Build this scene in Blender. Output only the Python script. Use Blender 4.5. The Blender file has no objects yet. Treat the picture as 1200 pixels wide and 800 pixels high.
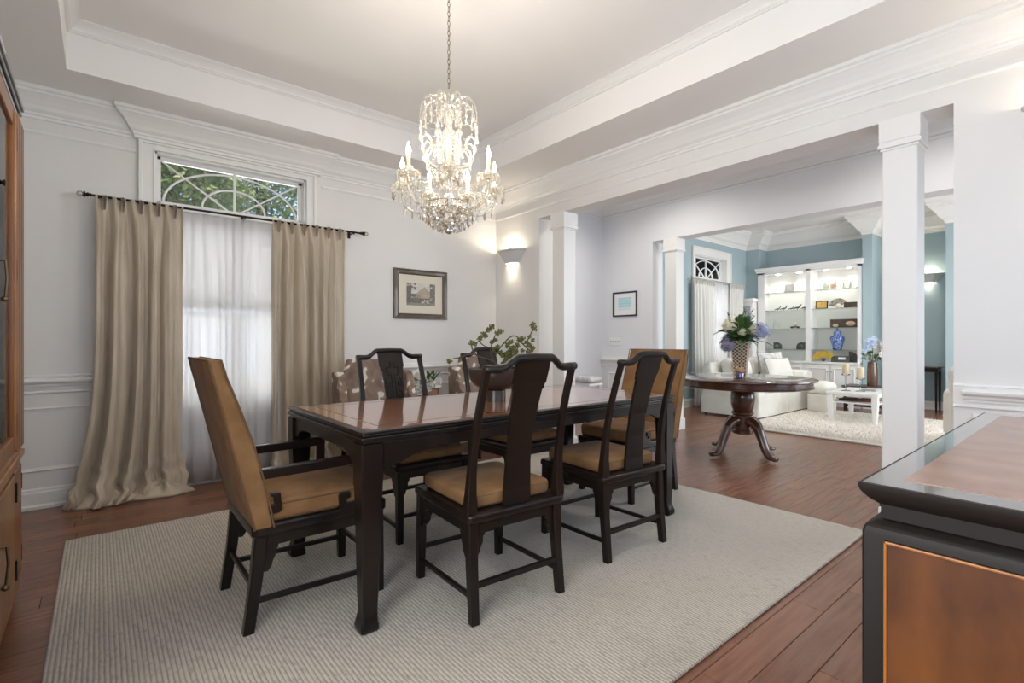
import bpy, math, random
from mathutils import Matrix, Vector
random.seed(7)
S = bpy.context.scene
COL = S.collection
PI = math.pi
# ---------------------------------------------------------------- camera
TH = math.radians(39.6)
cd = bpy.data.cameras.new('camera'); cam = bpy.data.objects.new('camera', cd); COL.objects.link(cam)
cam.location = (0, 0, 1.15); cam.rotation_euler = (PI/2, 0, -TH)
cd.sensor_width = 36; cd.lens = 585/1200*36; cd.shift_y = -1.5/1200; cd.clip_start = .02
S.camera = cam
# ---------------------------------------------------------------- world, sun, window daylight, added fill lights, exposure
W = bpy.data.worlds.new('sky'); S.world = W; W.use_nodes = True
bg = W.node_tree.nodes['Background']; bg.inputs[0].default_value = (.42, .64, 1, 1); bg.inputs[1].default_value = 1.25
def lamp(name, kind, loc, power, color=(1, 1, 1), rot=(0, 0, 0), **kw):
    l = bpy.data.lights.new(name, kind); l.energy = power; l.color = color
    for k, v in kw.items(): setattr(l, k, v)
    o = bpy.data.objects.new(name, l); COL.objects.link(o); o.location = loc; o.rotation_euler = rot
    return o
lamp('sunlight', 'SUN', (0, 0, 10), 4.5, (1, .96, .86), (math.radians(20), math.radians(-6), 0), angle=.01)
DAY = (1, .985, .955)
lamp('fill_light_left', 'AREA', (-1.0, .40, 1.6), 38, DAY, (PI/2, 0, -PI/2), shape='RECTANGLE', size=1.3, size_y=1.6)  # added fill light; the left window opening is invented
lamp('fill_light_front', 'AREA', (1.1, -.62, 1.55), 9, DAY, (PI/2, 0, 0), shape='RECTANGLE', size=2.8, size_y=1.6)  # added fill behind the camera, shining through made-up front windows
lamp('daylight_curtained_window', 'AREA', (.89, 5.25, 1.25), 46, DAY, (-PI/2, 0, 0), shape='RECTANGLE', size=1.4, size_y=1.9)
lamp('fill_light_foyer', 'AREA', (4.75, -1.75, 1.5), 9, (.95, .97, 1), (PI/2, 0, 0), shape='RECTANGLE', size=1.5, size_y=2.2)  # added fill for the foyer; its front window is made up
lamp('fill_light_living', 'AREA', (8.2, -1.75, 1.5), 120, DAY, (PI/2, 0, 0), shape='RECTANGLE', size=3.4, size_y=2.2)  # added living room fill, from made-up windows out of view
lamp('daylight_living_curtained_window', 'AREA', (8.6, 5.2, 1.3), 40, DAY, (-PI/2, 0, 0), shape='RECTANGLE', size=1.3, size_y=1.9)
S.view_settings.view_transform = 'Standard'; S.view_settings.look = 'None'
S.view_settings.exposure = 0.52; S.view_settings.gamma = 1; S.view_settings.use_curve_mapping = False
# ---------------------------------------------------------------- materials
def mat(name, col, rough=.6, metal=0, noise=None, nscale=8, stretch=(1, 1, 1), bump=0, bscale=60, bstretch=(1, 1, 1), coat=0,
        rnd=0, emis=None, estr=0, sheen=0, spec=.5, gen=False, trans=0, translucent=0, ndetail=3):
    m = bpy.data.materials.new(name); m.use_nodes = True; nt = m.node_tree; N = nt.nodes; L = nt.links
    b = N['Principled BSDF']
    b.inputs['Base Color'].default_value = (*col, 1); b.inputs['Roughness'].default_value = rough
    b.inputs['Metallic'].default_value = metal; b.inputs['Specular IOR Level'].default_value = spec
    if coat: b.inputs['Coat Weight'].default_value = coat; b.inputs['Coat Roughness'].default_value = .04
    if sheen: b.inputs['Sheen Weight'].default_value = sheen
    if trans: b.inputs['Transmission Weight'].default_value = trans
    if emis: b.inputs['Emission Color'].default_value = (*emis, 1); b.inputs['Emission Strength'].default_value = estr
    tc = N.new('ShaderNodeTexCoord')
    def mp(s):
        v = N.new('ShaderNodeMapping'); v.inputs['Scale'].default_value = s
        L.new(tc.outputs['Object'], v.inputs[0]); return v.outputs[0]
    if noise:
        n = N.new('ShaderNodeTexNoise'); n.inputs['Scale'].default_value = nscale; n.inputs['Detail'].default_value = ndetail
        L.new(mp(stretch), n.inputs['Vector'])
        r = N.new('ShaderNodeValToRGB'); r.color_ramp.elements[0].position = .32; r.color_ramp.elements[1].position = .68
        r.color_ramp.elements[0].color = (*col, 1); r.color_ramp.elements[1].color = (*noise, 1)
        L.new(n.outputs[0], r.inputs[0]); out = r.outputs[0]
        if rnd:
            oi = N.new('ShaderNodeObjectInfo'); h = N.new('ShaderNodeHueSaturation')
            mr = N.new('ShaderNodeMapRange'); mr.inputs[3].default_value = 1-rnd; mr.inputs[4].default_value = 1+rnd
            L.new(oi.outputs['Random'], mr.inputs[0]); L.new(mr.outputs[0], h.inputs['Value']); L.new(out, h.inputs['Color']); out = h.outputs[0]
        L.new(out, b.inputs['Base Color'])
    if bump:
        n2 = N.new('ShaderNodeTexNoise'); n2.inputs['Scale'].default_value = bscale; L.new(mp(bstretch), n2.inputs['Vector'])
        bp = N.new('ShaderNodeBump'); bp.inputs['Strength'].default_value = bump; bp.inputs['Distance'].default_value = .01
        L.new(n2.outputs[0], bp.inputs['Height']); L.new(bp.outputs[0], b.inputs['Normal'])
    if translucent:
        t = N.new('ShaderNodeBsdfTranslucent'); t.inputs[0].default_value = (*col, 1); mx = N.new('ShaderNodeMixShader')
        mx.inputs[0].default_value = translucent; L.new(b.outputs[0], mx.inputs[1]); L.new(t.outputs[0], mx.inputs[2])
        L.new(mx.outputs[0], N['Material Output'].inputs[0])
    return m
def clear(name, col=(1, 1, 1), alpha=1.0, rough=.02, diff=None, dmix=0, tl_share=.5):
    """thin clear sheet: straight-through plus a gloss, optionally some diffuse/translucent body"""
    m = bpy.data.materials.new(name); m.use_nodes = True; nt = m.node_tree; N = nt.nodes; L = nt.links
    N.remove(N['Principled BSDF']); t = N.new('ShaderNodeBsdfTransparent'); t.inputs[0].default_value = (*col, 1)
    g = N.new('ShaderNodeBsdfGlossy'); g.inputs[1].default_value = rough; mx = N.new('ShaderNodeMixShader')
    f = N.new('ShaderNodeFresnel'); f.inputs[0].default_value = 1.5
    mt = N.new('ShaderNodeMath'); mt.operation = 'ADD'; mt.inputs[1].default_value = 1-alpha; mt.use_clamp = True
    L.new(f.outputs[0], mt.inputs[0]); L.new(mt.outputs[0], mx.inputs[0]); L.new(t.outputs[0], mx.inputs[1]); L.new(g.outputs[0], mx.inputs[2])
    out = mx.outputs[0]
    if dmix:
        d = N.new('ShaderNodeBsdfDiffuse'); d.inputs[0].default_value = (*diff, 1); tl = N.new('ShaderNodeBsdfTranslucent'); tl.inputs[0].default_value = (*diff, 1)
        m2 = N.new('ShaderNodeMixShader'); m2.inputs[0].default_value = tl_share; L.new(d.outputs[0], m2.inputs[1]); L.new(tl.outputs[0], m2.inputs[2])
        m3 = N.new('ShaderNodeMixShader'); m3.inputs[0].default_value = dmix; L.new(out, m3.inputs[1]); L.new(m2.outputs[0], m3.inputs[2]); out = m3.outputs[0]
    L.new(out, N['Material Output'].inputs[0]); return m
def attr_mat(name, rough=.6, coat=0):
    m = mat(name, (1, 1, 1), rough, coat=coat); N = m.node_tree.nodes
    a = N.new('ShaderNodeAttribute'); a.attribute_name = 'print'
    m.node_tree.links.new(a.outputs['Color'], N['Principled BSDF'].inputs['Base Color']); return m
WALL = (.80, .785, .752)
M = dict(
 wall=mat('painted_wall', WALL, .75, noise=(.78, .762, .73), nscale=2, bump=.05, bscale=300),
 wallf=mat('painted_wall_cool', (.80, .80, .81), .75, noise=(.78, .78, .79), nscale=2, bump=.05, bscale=300),
 ceil=mat('ceiling_paint', (.87, .855, .825), .85, bump=.08, bscale=200),
 trim=mat('trim_paint', (.84, .83, .80), .38, bump=.02, bscale=80), louver=mat('shutter_slat_paint', (.88, .88, .87), .4, translucent=.3),
 blue=mat('blue_wall', (.40, .505, .535), .75, noise=(.38, .485, .515), nscale=2),
 plank=mat('cherry_plank', (.245, .108, .062), .25, noise=(.175, .072, .038), nscale=5, stretch=(.8, 9, 1), bump=.12, bscale=22, bstretch=(1, 10, 1), rnd=.16),
 seam=mat('floor_underlay', (.02, .008, .004), .8),
 black=mat('black_lacquer', (.007, .005, .0045), .30, spec=.28, noise=(.015, .009, .006), nscale=6, stretch=(1, 1, .3), coat=.08, bump=.03, bscale=40),
 burl=mat('burl_veneer', (.22, .075, .03), .22, noise=(.34, .135, .055), nscale=9, stretch=(1, 3, 1), coat=1, ndetail=8),
 burl2=mat('burl_veneer_brown', (.20, .085, .045), .28, noise=(.30, .15, .09), nscale=16, stretch=(1, 1, 1), coat=.3, ndetail=9),
 panelw=mat('amber_burl_panel', (.16, .054, .012), .45, spec=.3, noise=(.040, .012, .004), nscale=9, stretch=(1, 1, .45), coat=.15, ndetail=8, bump=.03),
 satin=mat('black_satin_wood', (.012, .009, .007), .5, spec=.2, bump=.02), amber=mat('amber_wood', (.33, .12, .022), .35, noise=(.19, .06, .012), nscale=8, stretch=(3, 3, .15), coat=.3),
 amberl=mat('amber_wood_light', (.40, .19, .07), .35, noise=(.28, .13, .06), nscale=8, stretch=(1, 1, .3), coat=.3),
 walnut=mat('walnut_round', (.085, .03, .014), .22, noise=(.045, .017, .01), nscale=7, stretch=(1, 1, .4), coat=.6),
 suede=mat('tan_suede', (.275, .148, .062), .85, spec=.2, noise=(.19, .098, .038), nscale=9, bump=.1, bscale=60, sheen=.05, ndetail=6),
 piping=mat('dark_tan_piping', (.13, .068, .03), .8),
 seatdark=mat('suede_cushion', (.35, .19, .08), .85, noise=(.26, .135, .05), nscale=9, bump=.1, bscale=60, sheen=.4, ndetail=6),
 silk=mat('beige_silk', (.68, .585, .455), .32, noise=(.54, .455, .34), nscale=14, stretch=(1, 1, .2), bump=.25, bscale=70, bstretch=(1, 1, .35), sheen=.3, translucent=.18),
 sheer=clear('sheer_voile', (1, 1, 1), .97, .5, (.95, .95, .96), .56, .32),
 linen=mat('white_linen', (.80, .79, .75), .85, bump=.1, bscale=90, translucent=.2),
 bronze=mat('dark_bronze', (.03, .024, .02), .35, metal=.8),
 brass=mat('aged_brass', (.20, .15, .09), .35, metal=1),
 pewter=mat('cabinet_crown_lacquer', (.06, .065, .08), .18, coat=1),
 glass=clear('window_glass'),
 sglass=clear('shelf_glass', (.95, .985, .975), .97),
 crystal=clear('crystal_glass', (.96, .95, .92), .80, .05, (1, .93, .80), .13),
 crystald=clear('crystal_smoke', (.62, .58, .52), .72, .05, (.85, .75, .6), .18),
 bulb=mat('flame_bulb', (1, .9, .7), .4, emis=(1, .84, .58), estr=13),
 lamp=mat('lit_downlight', (1, 1, 1), .4, emis=(1, .95, .85), estr=14),
 plaster=mat('plaster_sconce', (.66, .655, .64), .7),
 cream=mat('cream_mat', (.74, .68, .56), .8),
 white=mat('white_lacquer', (.84, .84, .83), .35),
 wicker=mat('off_white_fabric', (.80, .785, .73), .9, noise=(.74, .72, .66), nscale=6, bump=.15, bscale=90),
 greyp=mat('grey_piping', (.30, .30, .30), .8),
 cush2=mat('grey_white_pattern', (.76, .75, .73), .85, noise=(.45, .45, .44), nscale=14),
 beigec=mat('oatmeal_fabric', (.66, .60, .50), .9, bump=.15, bscale=90),
 leaf=mat('green_leaf', (.055, .13, .035), .5, noise=(.10, .20, .05), nscale=20, translucent=.2),
 leafd=mat('dark_leaf', (.03, .075, .03), .4, noise=(.05, .11, .04), nscale=20),
 sage=mat('sage_leaf', (.20, .26, .16), .6, noise=(.28, .33, .22), nscale=20, translucent=.2),
 berry=mat('green_berry', (.05, .06, .01), .5, noise=(.20, .19, .045), nscale=60),
 stem=mat('brown_stem', (.06, .035, .02), .7, noise=(.10, .06, .035), nscale=30),
 hyblue=mat('blue_hydrangea', (.24, .28, .46), .7, noise=(.50, .54, .74), nscale=30),
 hydusk=mat('dusky_hydrangea', (.16, .17, .27), .7, noise=(.38, .34, .42), nscale=30),
 hywhite=mat('cream_hydrangea', (.74, .70, .48), .7, noise=(.85, .83, .66), nscale=30),
 petal=mat('white_petal', (.88, .86, .82), .6, translucent=.1),
 petalb=mat('pale_blue_petal', (.66, .74, .88), .6, translucent=.2),
 pampas=mat('pampas_plume', (.66, .58, .48), .9, translucent=.2),
 bronzebowl=mat('dark_brown_bowl', (.032, .02, .016), .30, noise=(.055, .032, .024), nscale=5, coat=.12),
 vase=mat('brown_ceramic', (.09, .04, .025), .25, noise=(.15, .075, .045), nscale=4, coat=.5),
 lattice=mat('bamboo_lattice', (.62, .52, .38), .5),
 latticed=mat('dark_vase_body', (.09, .05, .03), .4),
 candle=mat('cream_candle', (.85, .76, .57), .5, translucent=.3),
 purple=clear('violet_glass', (.62, .58, .82), .8),
 brasscap=mat('amber_flower', (.62, .42, .28), .6),
 darkst=mat('dark_stone', (.05, .05, .05), .5, noise=(.11, .11, .11), nscale=12),
 porcel=mat('blue_white_porcelain', (.70, .76, .86), .15, coat=1),
 silver=mat('silver_frame', (.55, .55, .55), .3, metal=.9, noise=(.35, .35, .36), nscale=40),
 gold=mat('gold_panel', (.60, .36, .08), .5, noise=(.75, .50, .16), nscale=18),
 yel=mat('yellow_fan_paper', (.65, .50, .04), .6, noise=(.50, .28, .06), nscale=12),
 outleaf=mat('outdoor_leaf', (.13, .20, .05), .45, noise=(.52, .50, .18), nscale=4, translucent=.35),
 bark=mat('tree_bark', (.10, .075, .05), .9),
 siding=mat('house_siding', (.70, .70, .74), .6), roof=mat('roof_shingle', (.12, .12, .13), .8), lawn=mat('lawn', (.06, .11, .03), .9),
 hinge=mat('black_hinge', (.02, .015, .012), .4, metal=.7),
 prints=attr_mat('print_on_paper', .75), printg=attr_mat('glazed_print', .3, .4),
)
def clone_mat(src, name, scale=None):
    m = M[src].copy(); m.name = name; return m
# cowhide fabric: white patches on taupe
def cowhide():
    m = mat('cowhide_print', (.20, .135, .10), .8, bump=.1, bscale=120); N = m.node_tree.nodes; L = m.node_tree.links
    tc = N.new('ShaderNodeTexCoord'); n = N.new('ShaderNodeTexNoise'); n.inputs['Scale'].default_value = 9; n.inputs['Detail'].default_value = 1.5; n.inputs['Distortion'].default_value = .6
    L.new(tc.outputs['Object'], n.inputs['Vector'])
    r = N.new('ShaderNodeValToRGB'); e = r.color_ramp.elements
    e[0].position = .30; e[0].color = (.16, .105, .085, 1); e[1].position = .60; e[1].color = (.30, .215, .16, 1)
    x = e.new(.625); x.color = (.78, .73, .66, 1)
    L.new(n.outputs[0], r.inputs[0]); L.new(r.outputs[0], N['Principled BSDF'].inputs['Base Color']); return m
M['cow'] = cowhide()
def rugmat(name, a, b, c, ribs):
    m = mat(name, a, .95, sheen=.3); N = m.node_tree.nodes; L = m.node_tree.links; B = N['Principled BSDF']
    tc = N.new('ShaderNodeTexCoord')
    def noise(scale, st, det=3):
        mp = N.new('ShaderNodeMapping'); mp.inputs['Scale'].default_value = st; L.new(tc.outputs['Object'], mp.inputs[0])
        n = N.new('ShaderNodeTexNoise'); n.inputs['Scale'].default_value = scale; n.inputs['Detail'].default_value = det; L.new(mp.outputs[0], n.inputs['Vector']); return n.outputs[0]
    def mix(f, x, y, lo=.35, hi=.65):
        r = N.new('ShaderNodeMapRange'); r.inputs[1].default_value = lo; r.inputs[2].default_value = hi; L.new(f, r.inputs[0])
        k = N.new('ShaderNodeMix'); k.data_type = 'RGBA'; L.new(r.outputs[0], k.inputs[0])
        for i, v in ((6, x), (7, y)):
            if isinstance(v, tuple): k.inputs[i].default_value = (*v, 1)
            else: L.new(v, k.inputs[i])
        return k.outputs[2]
    big = mix(noise(1.1, (1, 1, 1)), a, b); fl = mix(noise(60, (1, .5, 1)), big, c, .5, .78)
    if ribs:
        w = N.new('ShaderNodeTexWave'); w.bands_direction = 'X'; w.inputs['Scale'].default_value = ribs; w.inputs['Distortion'].default_value = .6; w.inputs['Detail'].default_value = 1
        L.new(tc.outputs['Object'], w.inputs['Vector'])
        fl = mix(w.outputs[1], mix(noise(25, (6, 1, 1)), c, tuple(v*.72 for v in c)), fl, .0, .5); h = w.outputs[1]; st = .35
    else: h = noise(70, (1, 1, 1)); st = .8
    bp = N.new('ShaderNodeBump'); bp.inputs['Strength'].default_value = st; bp.inputs['Distance'].default_value = .01
    L.new(h, bp.inputs['Height']); L.new(bp.outputs[0], B.inputs['Normal']); L.new(fl, B.inputs['Base Color']); return m
M['rug'] = rugmat('ribbed_wool_rug', (.59, .525, .435), (.48, .43, .355), (.35, .305, .245), 21)
M['shag'] = rugmat('cream_shag', (.88, .83, .75), (.84, .79, .71), (.76, .71, .63), 0)
# ---------------------------------------------------------------- mesh helpers
def rotz(a): return Matrix.Rotation(a, 4, 'Z')
def rotx(a): return Matrix.Rotation(a, 4, 'X')
def roty(a): return Matrix.Rotation(a, 4, 'Y')
def tr(x, y, z): return Matrix.Translation((x, y, z))
class MB:
    def __init__(s): s.v = []; s.f = []; s.T = None
    def add(s, vs, fs):
        o = len(s.v)
        for p in vs:
            p = Vector(p)
            if s.T is not None: p = s.T @ p
            s.v.append(tuple(p))
        s.f += [tuple(i+o for i in f) for f in fs]; return s
    def box(s, x0, y0, z0, x1, y1, z1):
        x0, x1 = sorted((x0, x1)); y0, y1 = sorted((y0, y1)); z0, z1 = sorted((z0, z1))
        return s.add([(x0,y0,z0),(x1,y0,z0),(x1,y1,z0),(x0,y1,z0),(x0,y0,z1),(x1,y0,z1),(x1,y1,z1),(x0,y1,z1)],
                     [(0,3,2,1),(4,5,6,7),(0,1,5,4),(1,2,6,5),(2,3,7,6),(3,0,4,7)])
    def bar(s, a, b, w, h, up=(0, 0, 1)):
        a = Vector(a); b = Vector(b); d = (b-a).normalized(); u = Vector(up)
        x = d.cross(u)
        if x.length < 1e-4: x = d.cross(Vector((1, 0, 0)))
        x.normalize(); u = x.cross(d); x *= w/2; u *= h/2
        return s.add([a-x-u,a+x-u,a+x+u,a-x+u,b-x-u,b+x-u,b+x+u,b-x+u],[(0,1,2,3),(7,6,5,4),(1,0,4,5),(2,1,5,6),(3,2,6,7),(0,3,7,4)])
    def prism(s, poly, axis, a, b):
        n = len(poly)
        def P(p, t): return {'x': (t, p[0], p[1]), 'y': (p[0], t, p[1]), 'z': (p[0], p[1], t)}[axis]
        return s.add([P(p, a) for p in poly]+[P(p, b) for p in poly],
                     [tuple(range(n))[::-1], tuple(range(n, 2*n))]+[(i, (i+1) % n, n+(i+1) % n, n+i) for i in range(n)])
    def loft(s, rings, cap=True, closed=True):
        n = len(rings[0]); vs = [p for r in rings for p in r]; fs = []
        for k in range(len(rings)-1):
            for i in range(n if closed else n-1):
                j = (i+1) % n; fs.append((k*n+i, k*n+j, (k+1)*n+j, (k+1)*n+i))
        if cap: fs += [tuple(range(n))[::-1], tuple(range((len(rings)-1)*n, len(rings)*n))]
        return s.add(vs, fs)
    def tube(s, path, r, n=8, flat=1.0):
        path = [Vector(p) for p in path]; R = r if isinstance(r, (list, tuple)) else [r]*len(path); rings = []; px = None
        for i, p in enumerate(path):
            d = (path[min(i+1, len(path)-1)]-path[max(i-1, 0)])
            if d.length < 1e-9: d = Vector((0, 0, 1))
            d.normalize()
            if px is None: px = d.orthogonal().normalized() if abs(d.z) > .9 else d.cross(Vector((0, 0, 1))).normalized()
            px = (px-d*px.dot(d)).normalized(); py = d.cross(px)
            rings.append([p+(px*math.cos(2*PI*k/n)+py*math.sin(2*PI*k/n)*flat)*R[i] for k in range(n)])
        return s.loft(rings)
    def sqtube(s, path, sizes):
        """square section along a mostly vertical path; sizes (wx, wy) per point"""
        rings = []
        for p, (a, b) in zip(path, sizes):
            x, y, z = p; c = .18
            rings.append([(x-a/2, y-b/2+b*c/2, z), (x-a/2+a*c/2, y-b/2, z), (x+a/2-a*c/2, y-b/2, z), (x+a/2, y-b/2+b*c/2, z),
                          (x+a/2, y+b/2-b*c/2, z), (x+a/2-a*c/2, y+b/2, z), (x-a/2+a*c/2, y+b/2, z), (x-a/2, y+b/2-b*c/2, z)])
        return s.loft(rings)
    def lathe(s, prof, n=20, c=(0, 0, 0), sx=1, sy=1):
        return s.loft([[(c[0]+r*sx*math.cos(2*PI*k/n), c[1]+r*sy*math.sin(2*PI*k/n), c[2]+z) for k in range(n)] for r, z in prof])
    def ball(s, c, r, n=10, m=6, sz=1, sx=1, sy=1):
        return s.lathe([(max(r*math.sin(PI*k/m), 1e-4), -r*sz*math.cos(PI*k/m)) for k in range(m+1)], n, c, sx, sy)
    def grid(s, f, nu, nv):
        vs = [f(i/nu, j/nv) for j in range(nv+1) for i in range(nu+1)]
        return s.add(vs, [(j*(nu+1)+i, j*(nu+1)+i+1, (j+1)*(nu+1)+i+1, (j+1)*(nu+1)+i) for j in range(nv) for i in range(nu)])
    def slab(s, w, d, z0, z1, r=.03, er=.015, crown=0, c=(0, 0), k=4, n=5):
        """rounded-corner cushion/board: plan radius r, edge radius er, top crown"""
        def ring(ins, z):
            rr = max(r-ins, .002); out = []; a, b = w/2-ins, d/2-ins
            for q, (sx, sy) in enumerate(((1, 1), (-1, 1), (-1, -1), (1, -1))):
                for i in range(n+1):
                    t = (q+i/n)*PI/2; out.append((c[0]+sx*(a-rr)+rr*math.cos(t), c[1]+sy*(b-rr)+rr*math.sin(t), z))
            return out
        er = min(er, (z1-z0)/2-1e-4); R = []
        for i in range(k+1):
            t = i/k*PI/2; R.append(ring(er*(1-math.sin(t)), z0+er*(1-math.cos(t))))
        for i in range(k+1):
            t = i/k*PI/2; R.append(ring(er*(1-math.cos(t)), z1-er*(1-math.sin(t))))
        if crown:
            m = min(w, d)/2
            for q in (.15, .3, .5, .75): R.append(ring(er+(m-er)*q*.95, z1+crown*(1-(1-q)**2.2)))
        return s.loft(R)
    def build(s, name, m, parent=None, smooth=False, bevel=0, kind=None, loc=None, rz=0, sub=0):
        me = bpy.data.meshes.new(name); me.from_pydata(s.v, [], s.f); me.update()
        if isinstance(m, str): m = M[m]
        if m: me.materials.append(m)
        if smooth:
            me.polygons.foreach_set('use_smooth', [True]*len(me.polygons))
            if smooth != 'all':
                try: me.set_sharp_from_angle(angle=math.radians(38))
                except Exception: pass
        o = bpy.data.objects.new(name, me); COL.objects.link(o)
        if parent: o.parent = parent
        if loc is not None: o.location = loc
        if rz: o.rotation_euler = (0, 0, rz)
        if bevel:
            b = o.modifiers.new('bevel', 'BEVEL'); b.width = bevel; b.segments = 2; b.limit_method = 'ANGLE'; b.angle_limit = .6
        if sub: q = o.modifiers.new('sub', 'SUBSURF'); q.levels = q.render_levels = sub
        if kind: o['kind'] = kind
        return o
def thing(name, label, cat, loc=(0, 0, 0), rz=0, group=None):
    o = bpy.data.objects.new(name, None); COL.objects.link(o); o.empty_display_size = .05
    o.location = loc; o.rotation_euler = (0, 0, rz); return tag(o, label, cat, group)
def tag(o, label, cat, group=None):
    o['label'] = label; o['category'] = cat
    if group: o['group'] = group
    return o
def struct(name, loc=(0, 0, 0)):
    o = bpy.data.objects.new(name, None); COL.objects.link(o); o.location = loc; o['kind'] = 'structure'; return o
def kids(o): return [c for c in bpy.data.objects if c.parent == o]
def dup(root, loc, rz, label=None):
    def cp(o, par):
        c = o.copy(); COL.objects.link(c); c.parent = par
        for ch in KID.get(o.name, []): cp(ch, c)
        return c
    KID = {}
    for o in bpy.data.objects:
        if o.parent: KID.setdefault(o.parent.name, []).append(o)
    r = cp(root, None); r.location = loc; r.rotation_euler = (0, 0, rz)
    if label: r['label'] = label
    return r
def paint(name, w, h, nx, ny, f, m, parent, T):
    """flat print: colour attribute on a grid standing in local XZ, facing -Y"""
    b = MB(); b.T = T; b.grid(lambda u, v: (-w/2+w*u, 0, v*h), nx, ny); o = b.build(name, m, parent)
    me = o.data; ca = me.color_attributes.new('print', 'FLOAT_COLOR', 'POINT')
    for j in range(ny+1):
        for i in range(nx+1):
            ca.data[j*(nx+1)+i].color = (*f(i/nx, j/ny), 1)
    return o
def mould(name, prof, path, m='trim', parent=None, kind=None, closed=False, bevel=0):
    """sweep (offset to the left of travel, z) along a plan path with mitres"""
    n = len(path); R = []
    for i in range(n):
        p = Vector(path[i]).to_2d(); a = Vector(path[i-1]).to_2d() if (i or closed) else None; c = Vector(path[(i+1) % n]).to_2d() if (i < n-1 or closed) else None
        d1 = (p-a).normalized() if a is not None else None; d2 = (c-p).normalized() if c is not None else None
        if d1 is None: d1 = d2
        if d2 is None: d2 = d1
        n1 = Vector((-d1.y, d1.x)); n2 = Vector((-d2.y, d2.x)); bi = (n1+n2); bi = bi/(1+n1.dot(n2)) if 1+n1.dot(n2) > .01 else n1
        R.append([(p.x+bi.x*o, p.y+bi.y*o, z) for o, z in prof])
    b = MB()
    if closed: b.loft(R+[R[0]], cap=False)
    else: b.loft(R)
    return b.build(name, m, parent, kind=kind, bevel=bevel)
# ================================================================ THE SETTING
XR, XR2, YW = 3.64, 3.86, 4.70
XF, XF2, YF = 5.67, 5.90, 4.78
def wallbox(name, boxes, m='wall', parent=None):
    b = MB()
    for q in boxes: b.box(*q)
    return b.build(name, m, parent, kind='structure')
# walls
wallbox('wall_back', [(-.96, YW, 0, .33, 4.92, 3.3), (1.45, YW, 0, XR, 4.92, 3.3), (.33, YW, 0, 1.45, 4.92, .56), (.33, YW, 2.60, 1.45, 4.92, 3.3)])
wallbox('wall_left', [(-.96, 1.05, 0, -.76, YW, 3.3), (-.96, -.6, 0, -.76, -.25, 3.3), (-.96, -.25, 0, -.76, 1.05, .8), (-.96, -.25, 2.4, -.76, 1.05, 3.3)])
wallbox('wall_front', [(-.76, -.6, 0, -.3, -.4, 3.3), (-.3, -.6, 0, 3.2, -.4, .7), (-.3, -.6, 2.4, 3.2, -.4, 3.3), (3.2, -.6, 0, XR, -.4, 3.3)])
wallbox('wall_right', [(XR, 3.94, 0, XR2, 4.92, 3.4), (XR, .57, 2.46, XR2, 3.94, 3.4), (XR, -1.5, 0, XR2, .57, 3.4)])
wallbox('wall_foyer_back', [(XR2, YF, 0, XF, 4.98, 3.4)], 'wallf')
wallbox('wall_foyer_right', [(XF, 3.92, 0, XF2, 4.98, 3.4), (XF, -1.0, 2.46, XF2, 3.92, 3.4), (XF, -1.5, 0, XF2, -1.0, 3.4)], 'wallf')
wallbox('wall_foyer_front', [(XR2, -1.7, 0, 4.0, -1.5, 3.4), (5.5, -1.7, 0, XF2, -1.5, 3.4), (4.0, -1.7, 2.6, 5.5, -1.5, 3.4), (4.0, -1.7, 0, 5.5, -1.5, .4)], 'wallf')
wallbox('wall_living_back', [(XF2, YW, 0, 8.03, 4.92, 3.4), (9.12, YW, 0, 11, 4.92, 3.4), (8.03, YW, 0, 9.12, 4.92, .6), (8.03, YW, 2.66, 9.12, 4.92, 3.4)], 'blue')
wallbox('wall_living_front', [(XF2, -1.7, 0, 6.5, -1.5, 3.4), (9.9, -1.7, 0, 11, -1.5, 3.4), (6.5, -1.7, 2.6, 9.9, -1.5, 3.4), (6.5, -1.7, 0, 9.9, -1.5, .4)], 'blue')
wallbox('wall_living_right', [(10.65, -1.7, 0, 10.85, 4.7, 3.4)], 'blue')
wallbox('wall_living_pilaster', [(9.95, 4.45, 0, 10.65, 4.70, 3.25)], 'blue')
wallbox('wall_living_pilaster', [(9.95, 2.59, 0, 10.65, 2.73, 3.25)], 'blue')
wallbox('wall_living_pilaster', [(9.95, .9, 0, 10.65, 1.65, 3.25)], 'blue')
# tray ceiling of the dining room
TX0, TX1, TY0, TY1, ZS, ZT = -.157, 3.035, .10, 4.19, 2.85, 3.16
wallbox('ceiling', [(-.76, -.4, ZS, TX0, YW, 3.28), (TX1, -.4, ZS, XR, YW, 3.28), (TX0, -.4, ZS, TX1, TY0, 3.28), (TX0, TY1, ZS, TX1, YW, 3.28), (TX0, TY0, ZT, TX1, TY1, 3.28)], 'ceil')
wallbox('ceiling_foyer', [(XR2, -1.5, 3.3, XF, YF, 3.4)], 'ceil')
wallbox('ceiling_living', [(XF2, -1.5, 3.25, 10.65, YW, 3.4)], 'ceil')
# crowns and beads
def crown(z0, z1, d):
    h = z1-z0
    return [(0, z0), (.012, z0), (.014, z0+.10*h), (.022, z0+.13*h), (.024, z0+.2*h), (d*.33, z0+.30*h), (d*.42, z0+.42*h), (d*.62, z0+.60*h), (d*.82, z0+.74*h), (d*.88, z0+.76*h), (d*.88, z0+.84*h), (d, z0+.88*h), (d, z1), (0, z1)]
BEAD = lambda z, t=.012, h=.022: [(0, z-h/2), (t*.6, z-h/2), (t, z), (t*.6, z+h/2), (0, z+h/2)]
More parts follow.
